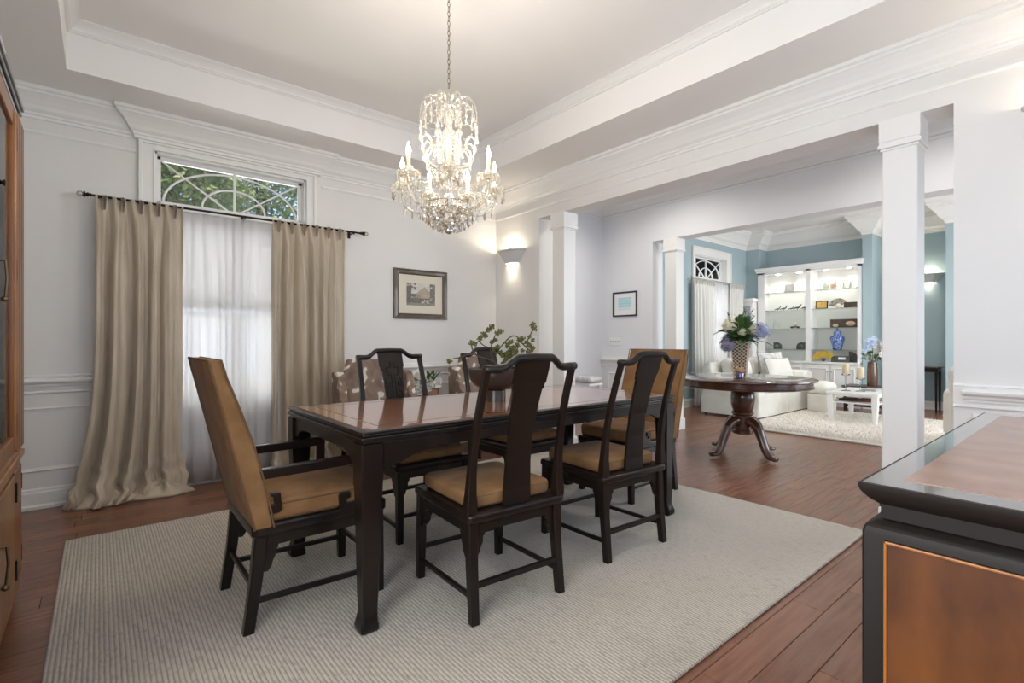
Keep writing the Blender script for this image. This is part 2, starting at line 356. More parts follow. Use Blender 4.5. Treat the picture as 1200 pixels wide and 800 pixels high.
# main crown, stepping forward over the window (counter-clockwise travel keeps the room on the left)
BX0, BX1, BO = .215, 1.56, .045
path = [(XR, -.4), (XR, YW), (BX1, YW), (BX1, YW-BO), (BX0, YW-BO), (BX0, YW), (-.76, YW), (-.76, -.4)]
mould('trim_1', crown(2.66, ZS, .13), path, kind='structure')
mould('trim_2', BEAD(2.57), [(XR, -.4), (XR, YW), (BX1+.03, YW)], kind='structure')
mould('trim_3', BEAD(2.57), [(BX0, YW), (-.76, YW), (-.76, -.4)], kind='structure')
mould('trim_4', crown(3.085, ZT, .062), [(TX1, TY0), (TX1, TY1), (TX0, TY1), (TX0, TY0)], kind='structure', closed=True)
mould('trim_5', crown(2.95, 3.3, .16), [(XF, -1.5), (XF, YF), (XR2, YF), (XR2, -1.5)], kind='structure')
mould('trim_6', BEAD(2.93, .015, .03), [(XF, -1.5), (XF, YF), (XR2, YF), (XR2, -1.5)], kind='structure')
LP = [(10.65, -1.5), (10.65, .9), (9.95, .9), (9.95, 1.65), (10.65, 1.65), (10.65, 2.59), (9.95, 2.59), (9.95, 2.73), (10.3, 2.73), (10.3, 4.45), (9.95, 4.45), (9.95, 4.70), (XF2, 4.70), (XF2, -1.5)]
mould('trim_7', crown(2.93, 3.25, .20), LP, kind='structure')
wallbox('wall_living_alcove', [(10.3, 2.73, 2.5, 10.65, 4.45, 3.25)], 'blue')
# baseboards
BB = [(0, 0), (.03, 0), (.03, .018), (.018, .03), (.018, .108), (.012, .118), (.012, .128), (.004, .138), (0, .138)]
mould('baseboard_back', BB, [(XR, YW), (-.76, YW)], kind='structure')
mould('baseboard_right', BB, [(XR, 3.94), (XR, YW)], kind='structure')
mould('baseboard_left', BB, [(-.76, YW), (-.76, -.4)], kind='structure')
mould('baseboard_right', BB, [(XR, -.4), (XR, .57)], kind='structure')
mould('baseboard_foyer', BB, [(XF, 3.92), (XF, YF), (XR2, YF), (XR2, 3.94)], kind='structure')
mould('baseboard_living', BB, [(10.65, -1.5), (10.65, .9), (9.95, .9), (9.95, 1.65), (10.65, 1.65), (10.65, 2.59), (9.95, 2.59), (9.95, 2.73)], kind='structure')
mould('baseboard_living', BB, [(9.95, 4.45), (9.95, 4.70), (XF2, 4.70)], kind='structure')
# chair rail: flat band, beads and a projecting moulded rail
def chair_rail(path, railpath, name='trim_8'):
    mould(name, [(0, .785), (.012, .785), (.016, .79), (.012, .797), (.008, .80), (.008, .898), (.016, .902), (.014, .912), (0, .912)], path, kind='structure')
    mould(name, [(0, .815), (.02, .815), (.022, .828), (.03, .835), (.036, .85), (.052, .858), (.058, .862), (.062, .875), (.055, .885), (.03, .892), (0, .894)], railpath, kind='structure', bevel=.002)
chair_rail([(BX0-.01, YW), (-.76, YW), (-.76, 3.3)], [(BX0-.02, YW), (-.76, YW), (-.76, 3.3)])
chair_rail([(XR, 3.94), (XR, YW), (BX1, YW)], [(XR, 3.98), (XR, YW), (BX1, YW)])
chair_rail([(XR, -.4), (XR, .57)], [(XR, -.4), (XR, .53)])
chair_rail([(XF, 3.92), (XF, YF)], [(XF, 3.95), (XF, YF-.02)])
# picture-frame panel mouldings
def frame_mould(name, a, b, z0, z1, ax, w=.028, d=.014, m='trim', parent=None, kind='structure', face=1):
    """ax: ('y', Y) frame lies on plane Y spanning X a..b ; ('x', X) on plane X spanning Y a..b; projects to -axis*face"""
    o = MB(); k, c = ax
    def P(u, z, off): return (u, c-face*off, z) if k == 'y' else (c-face*off, u, z)
    loops = [(0, 0), (0, d*.6), (w*.3, d), (w*.6, d*.5), (w, d*.35), (w, 0)]
    rings = [[P(a+i, z0+i, h), P(b-i, z0+i, h), P(b-i, z1-i, h), P(a+i, z1-i, h)] for i, h in loops]
    o.loft(rings, cap=False); return o.build(name, m, parent, kind=kind)
for a, b in ((-.70, .10), (1.66, 2.5), (2.6, 3.55)): frame_mould('trim_9', a, b, .25, .69, ('y', YW))
frame_mould('trim_9', 4.0, 4.62, .25, .69, ('x', XR)); frame_mould('trim_9', -.35, .48, .25, .69, ('x', XR))
frame_mould('trim_9', 4.02, 4.68, .25, .69, ('x', XF))
# columns and pilasters of the two openings: shaft, neck moulding, cap block, plinth
def column(name, x, y, s=.17, plinth=True, m='trim'):
    r = struct(name, (x, y, 0)); h = s/2
    MB().box(-h, -h, 0, h, h, 2.30).build('shaft', m, r, bevel=.006)
    n = MB()
    for e, z0, z1 in ((.008, 2.285, 2.30), (.020, 2.30, 2.325), (.013, 2.325, 2.338)): n.box(-h-e, -h-e, z0, h+e, h+e, z1)
    n.build('neck_moulding', m, r, bevel=.003)
    MB().box(-h-.014, -h-.014, 2.338, h+.014, h+.014, 2.47).build('cap_block', m, r)
    p = MB(); p.box(-h-.016, -h-.016, 0, h+.016, h+.016, .14); p.box(-h-.009, -h-.009, .14, h+.009, h+.009, .155); p.build('plinth', m, r, bevel=.003)
    return r
xc = (XR+XR2)/2; xf = (XF+XF2)/2
column('trim_10', XR+.095, 3.665); column('trim_11', XR+.095, .815)
column('trim_12', XF+.095, 3.66); column('trim_13', XF+.095, -.75)
# ---------------------------------------------------------------- windows
def arch_window(name, x0, x1, z0, z1, zb, zt, y, casing, panel_tiers, living=False):
    r = struct(name)
    cx0, cx1, ctop = casing; cx = (x0+x1)/2
    c = MB()   # casing: flat boards with back band and inner bead
    yo = y-.001
    for a, b in ((cx0, x0), (x1, cx1)):
        c.box(a, yo-.022, .0 if not living else .3, b, yo, ctop); 
        s = a if a == cx0 else b; c.box(s-(0 if s == a else .022), yo-.036, 0 if not living else .3, s+(.022 if s == a else 0), yo-.021, ctop)
        q = b if a == cx0 else a; c.box(q-(.012 if q == b else 0), yo-.03, z0, q+(0 if q == b else .012), yo-.021, z1)
    c.box(x0, yo-.022, z1, x1, yo, ctop); c.box(cx0+.022, yo-.036, ctop-.022, cx1-.022, yo-.021, ctop); c.box(x0-.012, yo-.03, z1, x1+.012, yo-.021, z1+.012)
    c.build('casing', 'trim', r, bevel=.003)
    s = MB(); s.box(cx0-.02, yo-.055, z0-.03, cx1+.02, yo-.0, z0).build('sill', 'trim', r, bevel=.004)
    MB().box(cx0, yo-.02, z0-.11, cx1, yo, z0-.03).build('apron', 'trim', r, bevel=.003)
    j = MB(); j.box(x0, y, z0, x0+.015, y+.2, z1); j.box(x1-.015, y, z0, x1, y+.2, z1); j.box(x0, y, z1-.015, x1, y+.2, z1); j.box(x0, y, z0, x1, y+.2, z0+.015); j.build('jamb', 'trim', r)
    MB().box(x0, y+.02, zb, x1, y+.12, zt).build('transom_rail', 'trim', r, bevel=.004)
    # transom sash and muntins
    w = .032; f = MB(); yy = y+.07
    f.box(x0+.012, yy, zt, x0+.012+w, yy+.035, z1-.012); f.box(x1-.012-w, yy, zt, x1-.012, yy+.035, z1-.012); f.box(x0+.012, yy, z1-.012-w*.8, x1-.012, yy+.035, z1-.012); f.box(x0+.012, yy, zt, x1-.012, yy+.035, zt+w*.7)
    f.build('transom_sash', 'trim', r, bevel=.003)
    gx0, gx1, gz0, gz1 = x0+.044, x1-.044, zt+.022, z1-.038; hw = (gx1-gx0)/2; hh = gz1-gz0
    def arc(fr, fh): return [(cx+hw*fr*math.cos(t), yy+.015, gz0+hh*fh*math.sin(t)) for t in [PI*k/20 for k in range(21)]]
    MB().tube(arc(.97, .93), .0085, 6).build('muntin', 'trim', r); MB().tube(arc(.46, .55), .0085, 6).build('muntin', 'trim', r)
    MB().box(cx-.009, yy+.006, gz0, cx+.009, yy+.024, gz1).build('muntin', 'trim', r)
    for sg in (-1, 1): MB().tube([(cx+sg*hw, yy+.015, gz1), (cx+sg*.05, yy+.015, gz0)], .0075, 6).build('muntin', 'trim', r)
    MB().box(gx0-.01, yy+.02, gz0-.01, gx1+.01, yy+.024, gz1+.01).build('pane', 'glass', r)
    # lower sash glass and frame
    q = MB()
    for a, b, cc, d in ((x0+.015, z0+.015, x0+.055, zb), (x1-.055, z0+.015, x1-.015, zb), (x0, z0+.015, x1, z0+.06), (x0, zb-.04, x1, zb), (x0, (z0+zb)/2-.02, x1, (z0+zb)/2+.02)): q.box(a, yy+.03, b, cc, yy+.06, d)
    q.build('sash', 'trim', r, bevel=.003)
    for za, zz in ((z0+.06, (z0+zb)/2-.02), ((z0+zb)/2+.02, zb-.04)): MB().box(x0+.055, yy+.04, za, x1-.055, yy+.044, zz).build('pane', 'glass', r)
    # plantation shutters: stiles, rails, louvers, tilt rod
    n = 2; pw = (x1-x0-.03)/n; tiers = panel_tiers
    for k in range(n):
        a = x0+.015+k*pw; b_ = a+pw
        for (ta, tb, ang, nl) in tiers:
            p = MB(); ys = y+.012; st = .042
            p.box(a+.002, ys, ta, a+st, ys+.026, tb); p.box(b_-st, ys, ta, b_-.002, ys+.026, tb); p.box(a+st, ys, ta, b_-st, ys+.026, ta+.05); p.box(a+st, ys, tb-.05, b_-st, ys+.026, tb)
            sp = p.build('shutter_panel', 'trim', r, bevel=.002)
            lo, hi = ta+.05, tb-.05; stp = (hi-lo)/nl
            me = None
            for i in range(nl):
                zc = lo+stp*(i+.5)
                if me is None:
                    lv = MB(); lv.T = rotx(ang); L_ = b_-a-2*st-.006
                    lv.prism([(-.030, -.002), (-.015, -.0045), (.015, -.0045), (.030, -.002), (.030, .002), (.015, .0045), (-.015, .0045), (-.030, .002)], 'x', -L_/2, L_/2)
                    o = lv.build('louver', 'louver', sp); me = o.data
                else:
                    o = bpy.data.objects.new('louver', me); COL.objects.link(o); o.parent = sp
                o.location = ((a+b_)/2, ys+.016, zc)
            MB().tube([((a+b_)/2-.08, ys-.028, lo+.04), ((a+b_)/2-.08, ys-.028, hi-.04)], .005, 6).build('tilt_rod', 'trim', sp)
    return r
arch_window('window_1', .33, 1.45, .56, 2.60, 2.15, 2.22, YW, (.228, 1.535, 2.665), [(.58, 1.38, -.45, 13), (1.40, 2.14, -.95, 12)])
arch_window('window_2', 8.03, 9.12, .6, 2.66, 2.2, 2.27, YW, (7.94, 9.30, 2.80), [(.62, 1.4, -.95, 12), (1.42, 2.19, -.9, 12)], True)
# window wall is stepped forward beside the casing under the crown
wallbox('trim_14', [(BX0, YW-BO, 2.66, BX1, YW, ZS-.001)], 'trim')
# added fill-light windows behind the camera and on the far front side: plain framed openings
def added_window(name, x0, x1, z0, z1, y, n):
    r = struct(name); f = MB(); w = (x1-x0)/n
    for i in range(n+1): f.box(x0+i*w-.03, y-.03, z0, x0+i*w+.03, y+.03, z1)
    f.box(x0, y-.03, z0, x1, y+.03, z0+.06); f.box(x0, y-.03, z1-.06, x1, y+.03, z1); f.build('added_window_frame', 'trim', r)
added_window('added_window_3', -.3, 3.2, .7, 2.4, -.5, 4); added_window('added_window_4', 4.0, 5.5, .4, 2.6, -1.6, 2); added_window('added_window_5', 6.5, 9.9, .4, 2.6, -1.6, 4)
# ---------------------------------------------------------------- floor: planks one by one where they can be told apart
fl = MB().box(-.96, -1.7, -.10, 11, 4.98, -.016).build('floor', 'seam', kind='structure')
def proj(x, y, z):
    s, c = math.sin(TH), math.cos(TH); d = x*s+y*c; l = x*c-y*s
    return (600+585*l/d, 398.5-585*(z-1.15)/d, d) if d > .15 else (-9, -9, d)
PW = .127; cand = []
y = -1.5; row = 0
while y < 4.9:
    x = -.76-random.random()*1.0; row += 1
    while x < 10.65:
        L_ = random.uniform(.75, 1.5); x0 = max(x, -.76); x1 = min(x+L_, 10.65); x += L_
        if x1-x0 < .05: continue
        y1 = min(y+PW, 4.9); cxm, cym = (x0+x1)/2, (y+y1)/2
        vis = any(-20 < proj(px, py, 0)[0] < 1220 and proj(px, py, 0)[1] < 830 for px in (x0, cxm, x1) for py in (y, y1))
        under = x0 > -.10 and x1 < 3.40 and y > 1.0 and y1 < 3.72
        dist = proj(cxm, cym, 0)[2]
        cand.append((0 if (vis and not under) else 1, dist, x0, x1, y, y1))
    y += PW
cand.sort(); rest = MB()
for k, (h, d, x0, x1, ya, yb) in enumerate(cand):
    if k < 290 and h == 0:
        g = .0009; b = MB(); e = .0016
        b.add([(x0+g, ya+g, -.016), (x1-g, ya+g, -.016), (x1-g, yb-g, -.016), (x0+g, yb-g, -.016),
               (x0+g, ya+g, -e), (x1-g, ya+g, -e), (x1-g, yb-g, -e), (x0+g, yb-g, -e),
               (x0+g+e, ya+g+e, 0), (x1-g-e, ya+g+e, 0), (x1-g-e, yb-g-e, 0), (x0+g+e, yb-g-e, 0)],
              [(0,1,5,4),(1,2,6,5),(2,3,7,6),(3,0,4,7),(4,5,9,8),(5,6,10,9),(6,7,11,10),(7,4,8,11),(8,9,10,11)])
        b.build('plank', 'plank', fl)
    else: rest.box(x0+.001, ya+.001, -.016, x1-.001, yb-.001, 0)
rest.build('plank', 'plank', fl, kind='stuff')
# ---------------------------------------------------------------- outdoors seen through the transom
tag(MB().box(-14, 5.2, -.6, 24, 26, -.5).build('lawn', 'lawn', kind='stuff'), 'green lawn outside beyond the dining room window', 'lawn')
def tree(x, y, h, rad, n, label, seed):
    R = random.Random(seed); r = thing('leafy_tree', label, 'tree', (x, y, -.499), group='trees outside the window')
    MB().tube([(0, 0, 0), (.1, 0, h*.4), (0, .1, h*.75)], [.16, .13, .08], 8).build('trunk', 'bark', r)
    for a in (.5, 2.4, 4.4): MB().tube([(.05, 0, h*.4), (math.cos(a)*rad*.4, math.sin(a)*rad*.3, h*.6), (math.cos(a)*rad*.7, math.sin(a)*rad*.6, h*.8)], [.08, .05, .02], 6).build('branch', 'bark', r)
    b = MB()
    for i in range(n):
        t = R.random()*2*PI; p = math.acos(R.uniform(-1, 1)); q = rad*R.random()**.4
        c = Vector((q*math.sin(p)*math.cos(t), q*math.sin(p)*math.sin(t), h*.68+q*1.1*math.cos(p)))
        u = Vector((R.gauss(0, 1), R.gauss(0, 1), R.gauss(0, 1))).normalized(); v = u.orthogonal().normalized(); s = R.uniform(.05, .10)
        b.add([c-u*s, c+v*s*.5, c+u*s, c-v*s*.5], [(0, 1, 2, 3)])
    b.build('foliage', 'outleaf', r, kind='stuff')
tree(.85, 10.5, 6.9, 1.45, 9500, 'leafy tree outside, filling the left part of the arched transom window', 1)
tree(3.6, 15.6, 9.2, 2.35, 12000, 'leafy tree outside, filling the right part of the arched transom window', 2)
h = thing('neighbour_house', 'pale neighbouring house with a white gable edge at the right corner of the arched window', 'house', (4.6, 8.6, -.499))
MB().box(-2.0, 0, 0, 4, 3, 3.45).build('wall', 'siding', h)
MB().prism([(-2.35, 3.30), (1.0, 5.4), (4.4, 3.30)], 'y', -.25, 3.2).build('roof', 'roof', h)
MB().bar((-2.4, -.3, 3.27), (1.0, -.3, 5.42), .06, .26).build('fascia', 'siding', h); MB().bar((4.45, -.3, 3.27), (1.0, -.3, 5.42), .06, .26).build('fascia', 'siding', h)
# ================================================================ DINING ROOM FURNITURE
# rug
r = thing('area_rug', 'large pale grey-beige ribbed wool rug under the dining table', 'rug', (1.69, 2.37, 0))
MB().slab(3.66, 2.84, .001, .014, .03, .006).build('rug_field', 'rug', r, smooth=True)
b = MB()
for a, c in (((-1.83, -1.42), (1.83, -1.42)), ((1.83, -1.42), (1.83, 1.42)), ((1.83, 1.42), (-1.83, 1.42)), ((-1.83, 1.42), (-1.83, -1.42))):
    b.tube([(a[0], a[1], .008), (c[0], c[1], .008)], .008, 8)
b.build('bound_edge', 'rug', r, smooth=True)
RG = .014
# dining table
TX, TY = 1.838, 2.325
HX, HY = 1.063, .487
t = thing('dining_table', 'long black-framed dining table with glossy burl top and hoof-footed legs', 'table', (TX, TY, RG))
ZTp = .781
b = MB()
for ins, z0, z1 in ((.008, ZTp-.050, ZTp-.036), (-.004, ZTp-.036, ZTp-.022), (.005, ZTp-.022, ZTp-.010), (0, ZTp-.010, ZTp)):
    b.slab(2*(HX-ins), 2*(HY-ins), z0, z1, .012, .004)
b.build('edge_moulding', 'black', t, smooth=True)
MB().box(-HX+.035, -HY+.035, ZTp-.004, HX-.035, HY-.035, ZTp+.0012).build('veneer_field', 'burl', t)
b = MB()
for x0, y0, x1, y1 in ((-HX+.11, -HY+.11, HX-.11, -HY+.114), (-HX+.11, HY-.114, HX-.11, HY-.11), (-HX+.11, -HY+.11, -HX+.114, HY-.11), (HX-.114, -HY+.11, HX-.11, HY-.11)): b.box(x0, y0, ZTp, x1, y1, ZTp+.0016)
b.build('inlay_line', 'black', t)
def apron_poly(L, zt, zm, zl, w):
    """apron silhouette: deep by the legs, stepping up in a curve to the middle"""
    pts = [(-L, zt), (-L, zl-.02), (-L+w*.5, zl), (-L+w*.8, zl+.008), (-L+w*1.1, zl+.03), (-L+w*1.4, zm-.008), (-L+w*1.8, zm)]
    return [(-x, z) for x, z in pts]+pts[::-1]
zt, zm, zl = ZTp-.05, .685, .635
def apr(L, w): return [(-L, zt), (-L, zl-.02), (-L+w*.5, zl), (-L+w*.8, zl+.008), (-L+w*1.1, zl+.03), (-L+w*1.4, zm-.008), (-L+w*1.8, zm), (L-w*1.8, zm), (L-w*1.4, zm-.008), (L-w*1.1, zl+.03), (L-w*.8, zl+.008), (L-w*.5, zl), (L, zl-.02), (L, zt)]
for s in (-1, 1):
    MB().prism(apr(HX-.05, .16), 'y', s*(HY-.012), s*(HY-.036)).build('apron', 'black', t, bevel=.002)
    MB().prism(apr(HY-.05, .10), 'x', s*(HX-.012), s*(HX-.036)).build('apron', 'black', t, bevel=.002)
for sx in (-1, 1):
    for sy in (-1, 1):
        b = MB(); cx, cy = sx*(HX-.046), sy*(HY-.046)
        zs = [(ZTp-.05, .092, 0), (.60, .092, 0), (.50, .084, .0), (.14, .066, .004), (.075, .060, .004), (.05, .066, .010), (.025, .076, .012), (.006, .074, .010), (0, .066, .008)]
        b.sqtube([(cx+sx*o, cy+sy*o, z) for z, w, o in zs], [(w, w) for z, w, o in zs]); b.build('leg', 'black', t, smooth=True)
# side chairs ------------------------------------------------------
def bez(p, n=8):
    """Catmull-Rom through points"""
    P = [Vector(q) for q in p]; P = [P[0]*2-P[1]]+P+[P[-1]*2-P[-2]]; out = []
    for i in range(1, len(P)-2):
        for k in range(n):
            t = k/n; a, b_, c, d = P[i-1], P[i], P[i+1], P[i+2]
            out.append(.5*((2*b_)+(-a+c)*t+(2*a-5*b_+4*c-d)*t*t+(-a+3*b_-3*c+d)*t**3))
    out.append(P[-2]); return out
def backy(z):       # rake of the back
    k = max(0, (z-.44)/.6); return -.235-.115*k**1.3+.02*math.sin(PI*min(max(k, 0), 1))
def bracket(side, w=.055, d=.10):  # little shaped spandrel, local 2D (u along apron from leg, z down)
    return [(0, 0), (w, 0), (w, -.012), (w*.82, -.022), (w*.8, -d*.45), (w*.62, -d*.62), (w*.55, -d*.8), (w*.3, -d), (0, -d)]
def side_chair():
    c = thing('dining_chair', 'x', 'chair', (0, 0, 0), 0, 'black splat-back side chairs at the dining table')
    MB().slab(.51, .53, .400, .436, .03, .012).build('seat_frame', 'black', c, smooth=True)
    b = MB()
    for s in (-1, 1):
        b.box(s*.215, -.225, .352, s*.237, .235, .402); b.box(-.22, s*.225-.01, .352, .22, s*.225+.01, .402)
    b.build('apron', 'black', c, bevel=.002)
    for s in (-1, 1):
        for q in (-1, 1):
            MB().prism([(s*(.215-u), .354+z) for u, z in bracket(1)], 'y', q*.225-.009, q*.225+.009).build('bracket', 'black', c)
            MB().prism([(q*(.215-u), .354+z) for u, z in bracket(1)], 'x', s*.218, s*.236).build('bracket', 'black', c)
    for s in (-1, 1):
        MB().sqtube([(s*.222, .232, .40), (s*.224, .236, .2), (s*.226, .240, 0)], [(.040, .040), (.038, .038), (.034, .034)]).build('leg', 'black', c, smooth=True)
        MB().sqtube([(s*.222, -.225, .40), (s*.223, -.233, .22), (s*.226, -.255, 0)], [(.044, .044), (.040, .040), (.036, .036)]).build('leg', 'black', c, smooth=True)
        MB().bar((s*.225, -.235, .10), (s*.225, .235, .085), .018, .020).build('stretcher', 'black', c, bevel=.003)
    MB().bar((-.22, -.243, .145), (.22, -.243, .145), .020, .024).build('stretcher', 'black', c, bevel=.003)
    MB().bar((-.22, .236, .145), (.22, .236, .145), .018, .020).build('stretcher', 'black', c, bevel=.003)
    for s in (-1, 1):
        zs = [.436, .47, .52, .60, .70, .80, .90, .99, 1.028]
        wx = [.046, .048, .040, .034, .030, .028, .028, .028, .028]
        MB().sqtube([(s*(.232-.012*(z-.436)/.6), backy(z), z) for z in zs], [(w, w*.9) for w in wx]).build('back_post', 'black', c, smooth=True)
    xs = [(-.234, 1.024), (-.20, 1.023), (-.165, 1.022), (-.14, 1.030), (-.118, 1.048), (-.10, 1.060), (-.085, 1.064), (0, 1.066)]
    pts = xs+[(-x, z) for x, z in xs[::-1][1:]]
    b = MB(); rings = []
    for x, z in pts:
        y = backy(z)+.006*math.cos(x/.23*PI/2)*-1
        rings.append([(x, y+.021*math.cos(a), z+.017*math.sin(a)) for a in [2*PI*k/10 for k in range(10)]])
    b.loft(rings).build('top_rail', 'black', c, smooth='all')
    # splat: stepped shoulders near the top, tapering to the seat
    prof = [(.436, .071), (.50, .070), (.62, .064), (.74, .064), (.86, .069), (.930, .074), (.931, .080), (.955, .082), (.956, .087), (1.01, .088), (1.055, .088)]
    b = MB(); b.loft([[(-w, backy(z)-.007, z), (w, backy(z)-.007, z), (w, backy(z)+.007, z), (-w, backy(z)+.007, z)] for z, w in prof]); b.build('splat', 'black', c, bevel=.0015)
    b = MB(); F = [[(-.012, .99), (-.012, .955), (-.038, .955), (-.038, .905), (-.012, .905), (-.012, .80)], [(-.038, .88), (-.055, .88), (-.055, .835), (-.03, .835), (-.03, .86)],
             [(-.05, .955), (-.05, .92)], [(-.03, .80), (-.05, .80), (-.05, .76), (-.028, .76), (-.028, .78)], [(-.012, .80), (-.012, .74)]]
    for line in F:
        for s in (-1, 1):
            for p, q in zip(line, line[1:]):
                b.bar((s*p[0], backy(p[1])+.0085, p[1]), (s*q[0], backy(q[1])+.0085, q[1]), .0075, .006, up=(0, 1, 0))
    b.build('fretwork_carving', 'bronze', c)
    MB().slab(.44, .45, .437, .500, .045, .02, .012, c=(0, .015)).build('cushion', 'suede', c, smooth='all')
    b = MB(); w, d = .215, .22
    for z in (.449, .487): b.tube([(x, y+.015, z) for x, y in ((-w+.03, -d), (w-.03, -d), (w-.005, -d+.03), (w-.005, d-.03), (w-.03, d), (-w+.03, d), (-w+.005, d-.03), (-w+.005, -d+.03), (-w+.03, -d))], .004, 6)
    b.build('piping', 'piping', c, smooth=True)
    return c
ch = side_chair(); ch.location = (1.40, 1.875, RG); ch.rotation_euler = (0, 0, math.radians(-4))
ch['label'] = 'black side chair with tan seat seen from behind, nearest the camera before the table'
dup(ch, (2.245, 1.90, RG), math.radians(-3), 'black side chair seen from behind, on the near side by the table\'s right end')
dup(ch, (1.52, 2.79, RG), math.radians(180), 'black side chair across the table with carved splat, the one nearer the curtains')
dup(ch, (2.335, 2.79, RG), math.radians(180), 'black side chair across the table, directly behind the dark footed bowl')
# armchairs ---------------------------------------------------------
def arm_chair():
    """faces +x; origin on the floor at the middle of the seat"""
    c = thing('dining_armchair', 'x', 'armchair', (0, 0, 0), 0, 'tan suede armchairs at the table ends')
    MB().slab(.56, .52, .365, .415, .03, .012).build('seat_frame', 'black', c, smooth=True)
    b = MB()
    for s in (-1, 1): b.box(-.25, s*.225-.012, .32, .25, s*.225+.012, .367); b.box(s*.24-.01, -.22, .32, s*.24+.01, .22, .367)
    b.build('apron', 'black', c, bevel=.002)
    for s in (-1, 1):
        for q in (-1, 1):
            MB().prism([(q*(.235-u), .322+z) for u, z in bracket(1)], 'y', s*.225-.010, s*.225+.010).build('bracket', 'black', c)
        MB().sqtube([(.245, s*.225, .366), (.248, s*.227, .2), (.25, s*.23, 0)], [(.042, .042), (.04, .04), (.036, .036)]).build('leg', 'black', c, smooth=True)
        MB().sqtube([(-.245, s*.225, .366), (-.262, s*.228, .2), (-.290, s*.23, 0)], [(.048, .044), (.044, .042), (.040, .038)]).build('leg', 'black', c, smooth=True)
        MB().bar((-.275, s*.227, .115), (.248, s*.227, .105), .018, .022).build('stretcher', 'black', c, bevel=.003)
        # arm with its bracketed ends and hooked scrolls
        a = MB(); y = s*.245
        a.prism([(-.275, .632), (.155, .636), (.165, .628), (.165, .598), (-.275, .592)], 'y', y-.019, y+.019)
        a.build('arm', 'black', c, bevel=.004)
        a = MB(); a.prism([(-.27, .60), (-.235, .60), (-.232, .50), (-.228, .488), (-.20, .488), (-.196, .515), (-.212, .518), (-.212, .532), (-.178, .532), (-.172, .465), (-.182, .452), (-.262, .452)], 'y', y-.016, y+.016)
        a.build('arm_bracket', 'black', c, bevel=.003)
        a = MB(); a.prism([(.130, .60), (.165, .60), (.165, .40), (.06, .40), (.055, .47), (.062, .480), (.105, .480), (.108, .455), (.088, .452), (.088, .436), (.128, .436)], 'y', y-.016, y+.016)
        a.build('arm_post', 'black', c, bevel=.003)
    MB().bar((-.268, -.22, .165), (-.268, .22, .165), .018, .022).build('stretcher', 'black', c, bevel=.003)
    MB().bar((.248, -.22, .145), (.248, .22, .145), .018, .020).build('stretcher', 'black', c, bevel=.003)
    # upholstered slab back, leaning
    b = MB(); rings = []
    for k in range(15):
        f = k/14; z = .40+.66*f; x0 = -.275-.155*f; th = .075-.028*f+.022*math.sin(PI*min(f*1.1, 1))
        w = .262+.004*math.sin(PI*f); 
        if f > .93: w -= (f-.93)*.10
        e = .012; rings.append([(x0, -w+e, z), (x0+e*.4, -w, z), (x0+th-e, -w, z), (x0+th, -w+e, z), (x0+th+.012, 0, z), (x0+th, w-e, z), (x0+th-e, w, z), (x0+e*.4, w, z), (x0, w-e, z)])
    b.loft(rings).build('backrest', 'suede', c, smooth=True, bevel=.006)
    b = MB()
    for s in (-1, 1):
        b.tube([(-.275-.155*f+.002, s*.262, .40+.66*f) for f in [k/10 for k in range(11)]], .0038, 6)
        b.tube([(-.275-.155*f+.075-.028*f+.018*math.sin(PI*min(f*1.1, 1))-.003, s*.263, .40+.66*f) for f in [k/10 for k in range(11)]], .0038, 6)
    b.tube([(-.428, -.258, 1.06), (-.428, .258, 1.06)], .0038, 6); b.tube([(-.384, -.258, 1.06), (-.384, .258, 1.06)], .0038, 6)
    b.build('piping', 'piping', c, smooth=True)
    MB().slab(.50, .50, .412, .500, .04, .025, .018, c=(.01, 0)).build('cushion', 'suede', c, smooth='all')
    b = MB(); w, d = .248, .248
    for z in (.428, .484): b.tube([(x+.01, y, z) for x, y in ((-w+.03, -d), (w-.03, -d), (w-.004, -d+.03), (w-.004, d-.03), (w-.03, d), (-w+.03, d))], .004, 6)
    b.build('seat_piping', 'piping', c, smooth=True)
    return c
ac = arm_chair(); ac.location = (.735, 2.375, RG)
ac['label'] = 'tan suede armchair with black arms at the left end of the table'
dup(ac, (3.10, 2.375, RG), PI, 'tan suede armchair at the far right end of the table, beside the opening')
# cowhide accent chairs by the window wall ----------------------------
def cow_chair():
    c = thing('accent_chair', 'x', 'chair', (0, 0, 0), 0, 'brown cowhide accent chairs against the window wall')
    MB().slab(.56, .52, .26, .44, .05, .03, .015).build('seat', 'cow', c, smooth='all')
    b = MB(); rings = []
    for k in range(11):
        f = k/10; z = .26+.72*f; y0 = -.24-.06*f; w = .26-.02*f-(.03*max(0, f-.85)/.15)
        th = .085-.02*f; rings.append([(-w, y0, z+.0), (w, y0, z), (w+.004, y0+th*.5, z), (w, y0+th, z), (0, y0+th+.015, z), (-w, y0+th, z), (-w-.004, y0+th*.5, z)])
    b.loft(rings).build('backrest', 'cow', c, smooth=True, bevel=.012)
    for s in (-1, 1):
        b = MB(); b.T = tr(s*.305, 0, 0)
        b.prism([(-.27, .24), (.20, .24), (.23, .30), (.22, .55), (.12, .60), (-.02, .66), (-.09, .84), (-.14, .875), (-.30, .870)], 'x', -.035, .035).build('wing', 'cow', c, bevel=.014)
        for q in (-1, 1): MB().sqtube([(s*.25, q*.21, .25), (s*.26, q*.235, 0)], [(.045, .045), (.026, .026)]).build('leg', 'black', c, smooth=True)
    return c
cc = cow_chair(); cc.location = (1.88, 4.06, 0); cc.rotation_euler = (0, 0, math.radians(180-6))
cc['label'] = 'brown and white cowhide winged chair beside the right-hand beige curtain, behind the table'
dup(cc, (3.13, 4.14, 0), math.radians(180-6), 'brown and white cowhide winged chair near the room corner, behind the footed bowl')
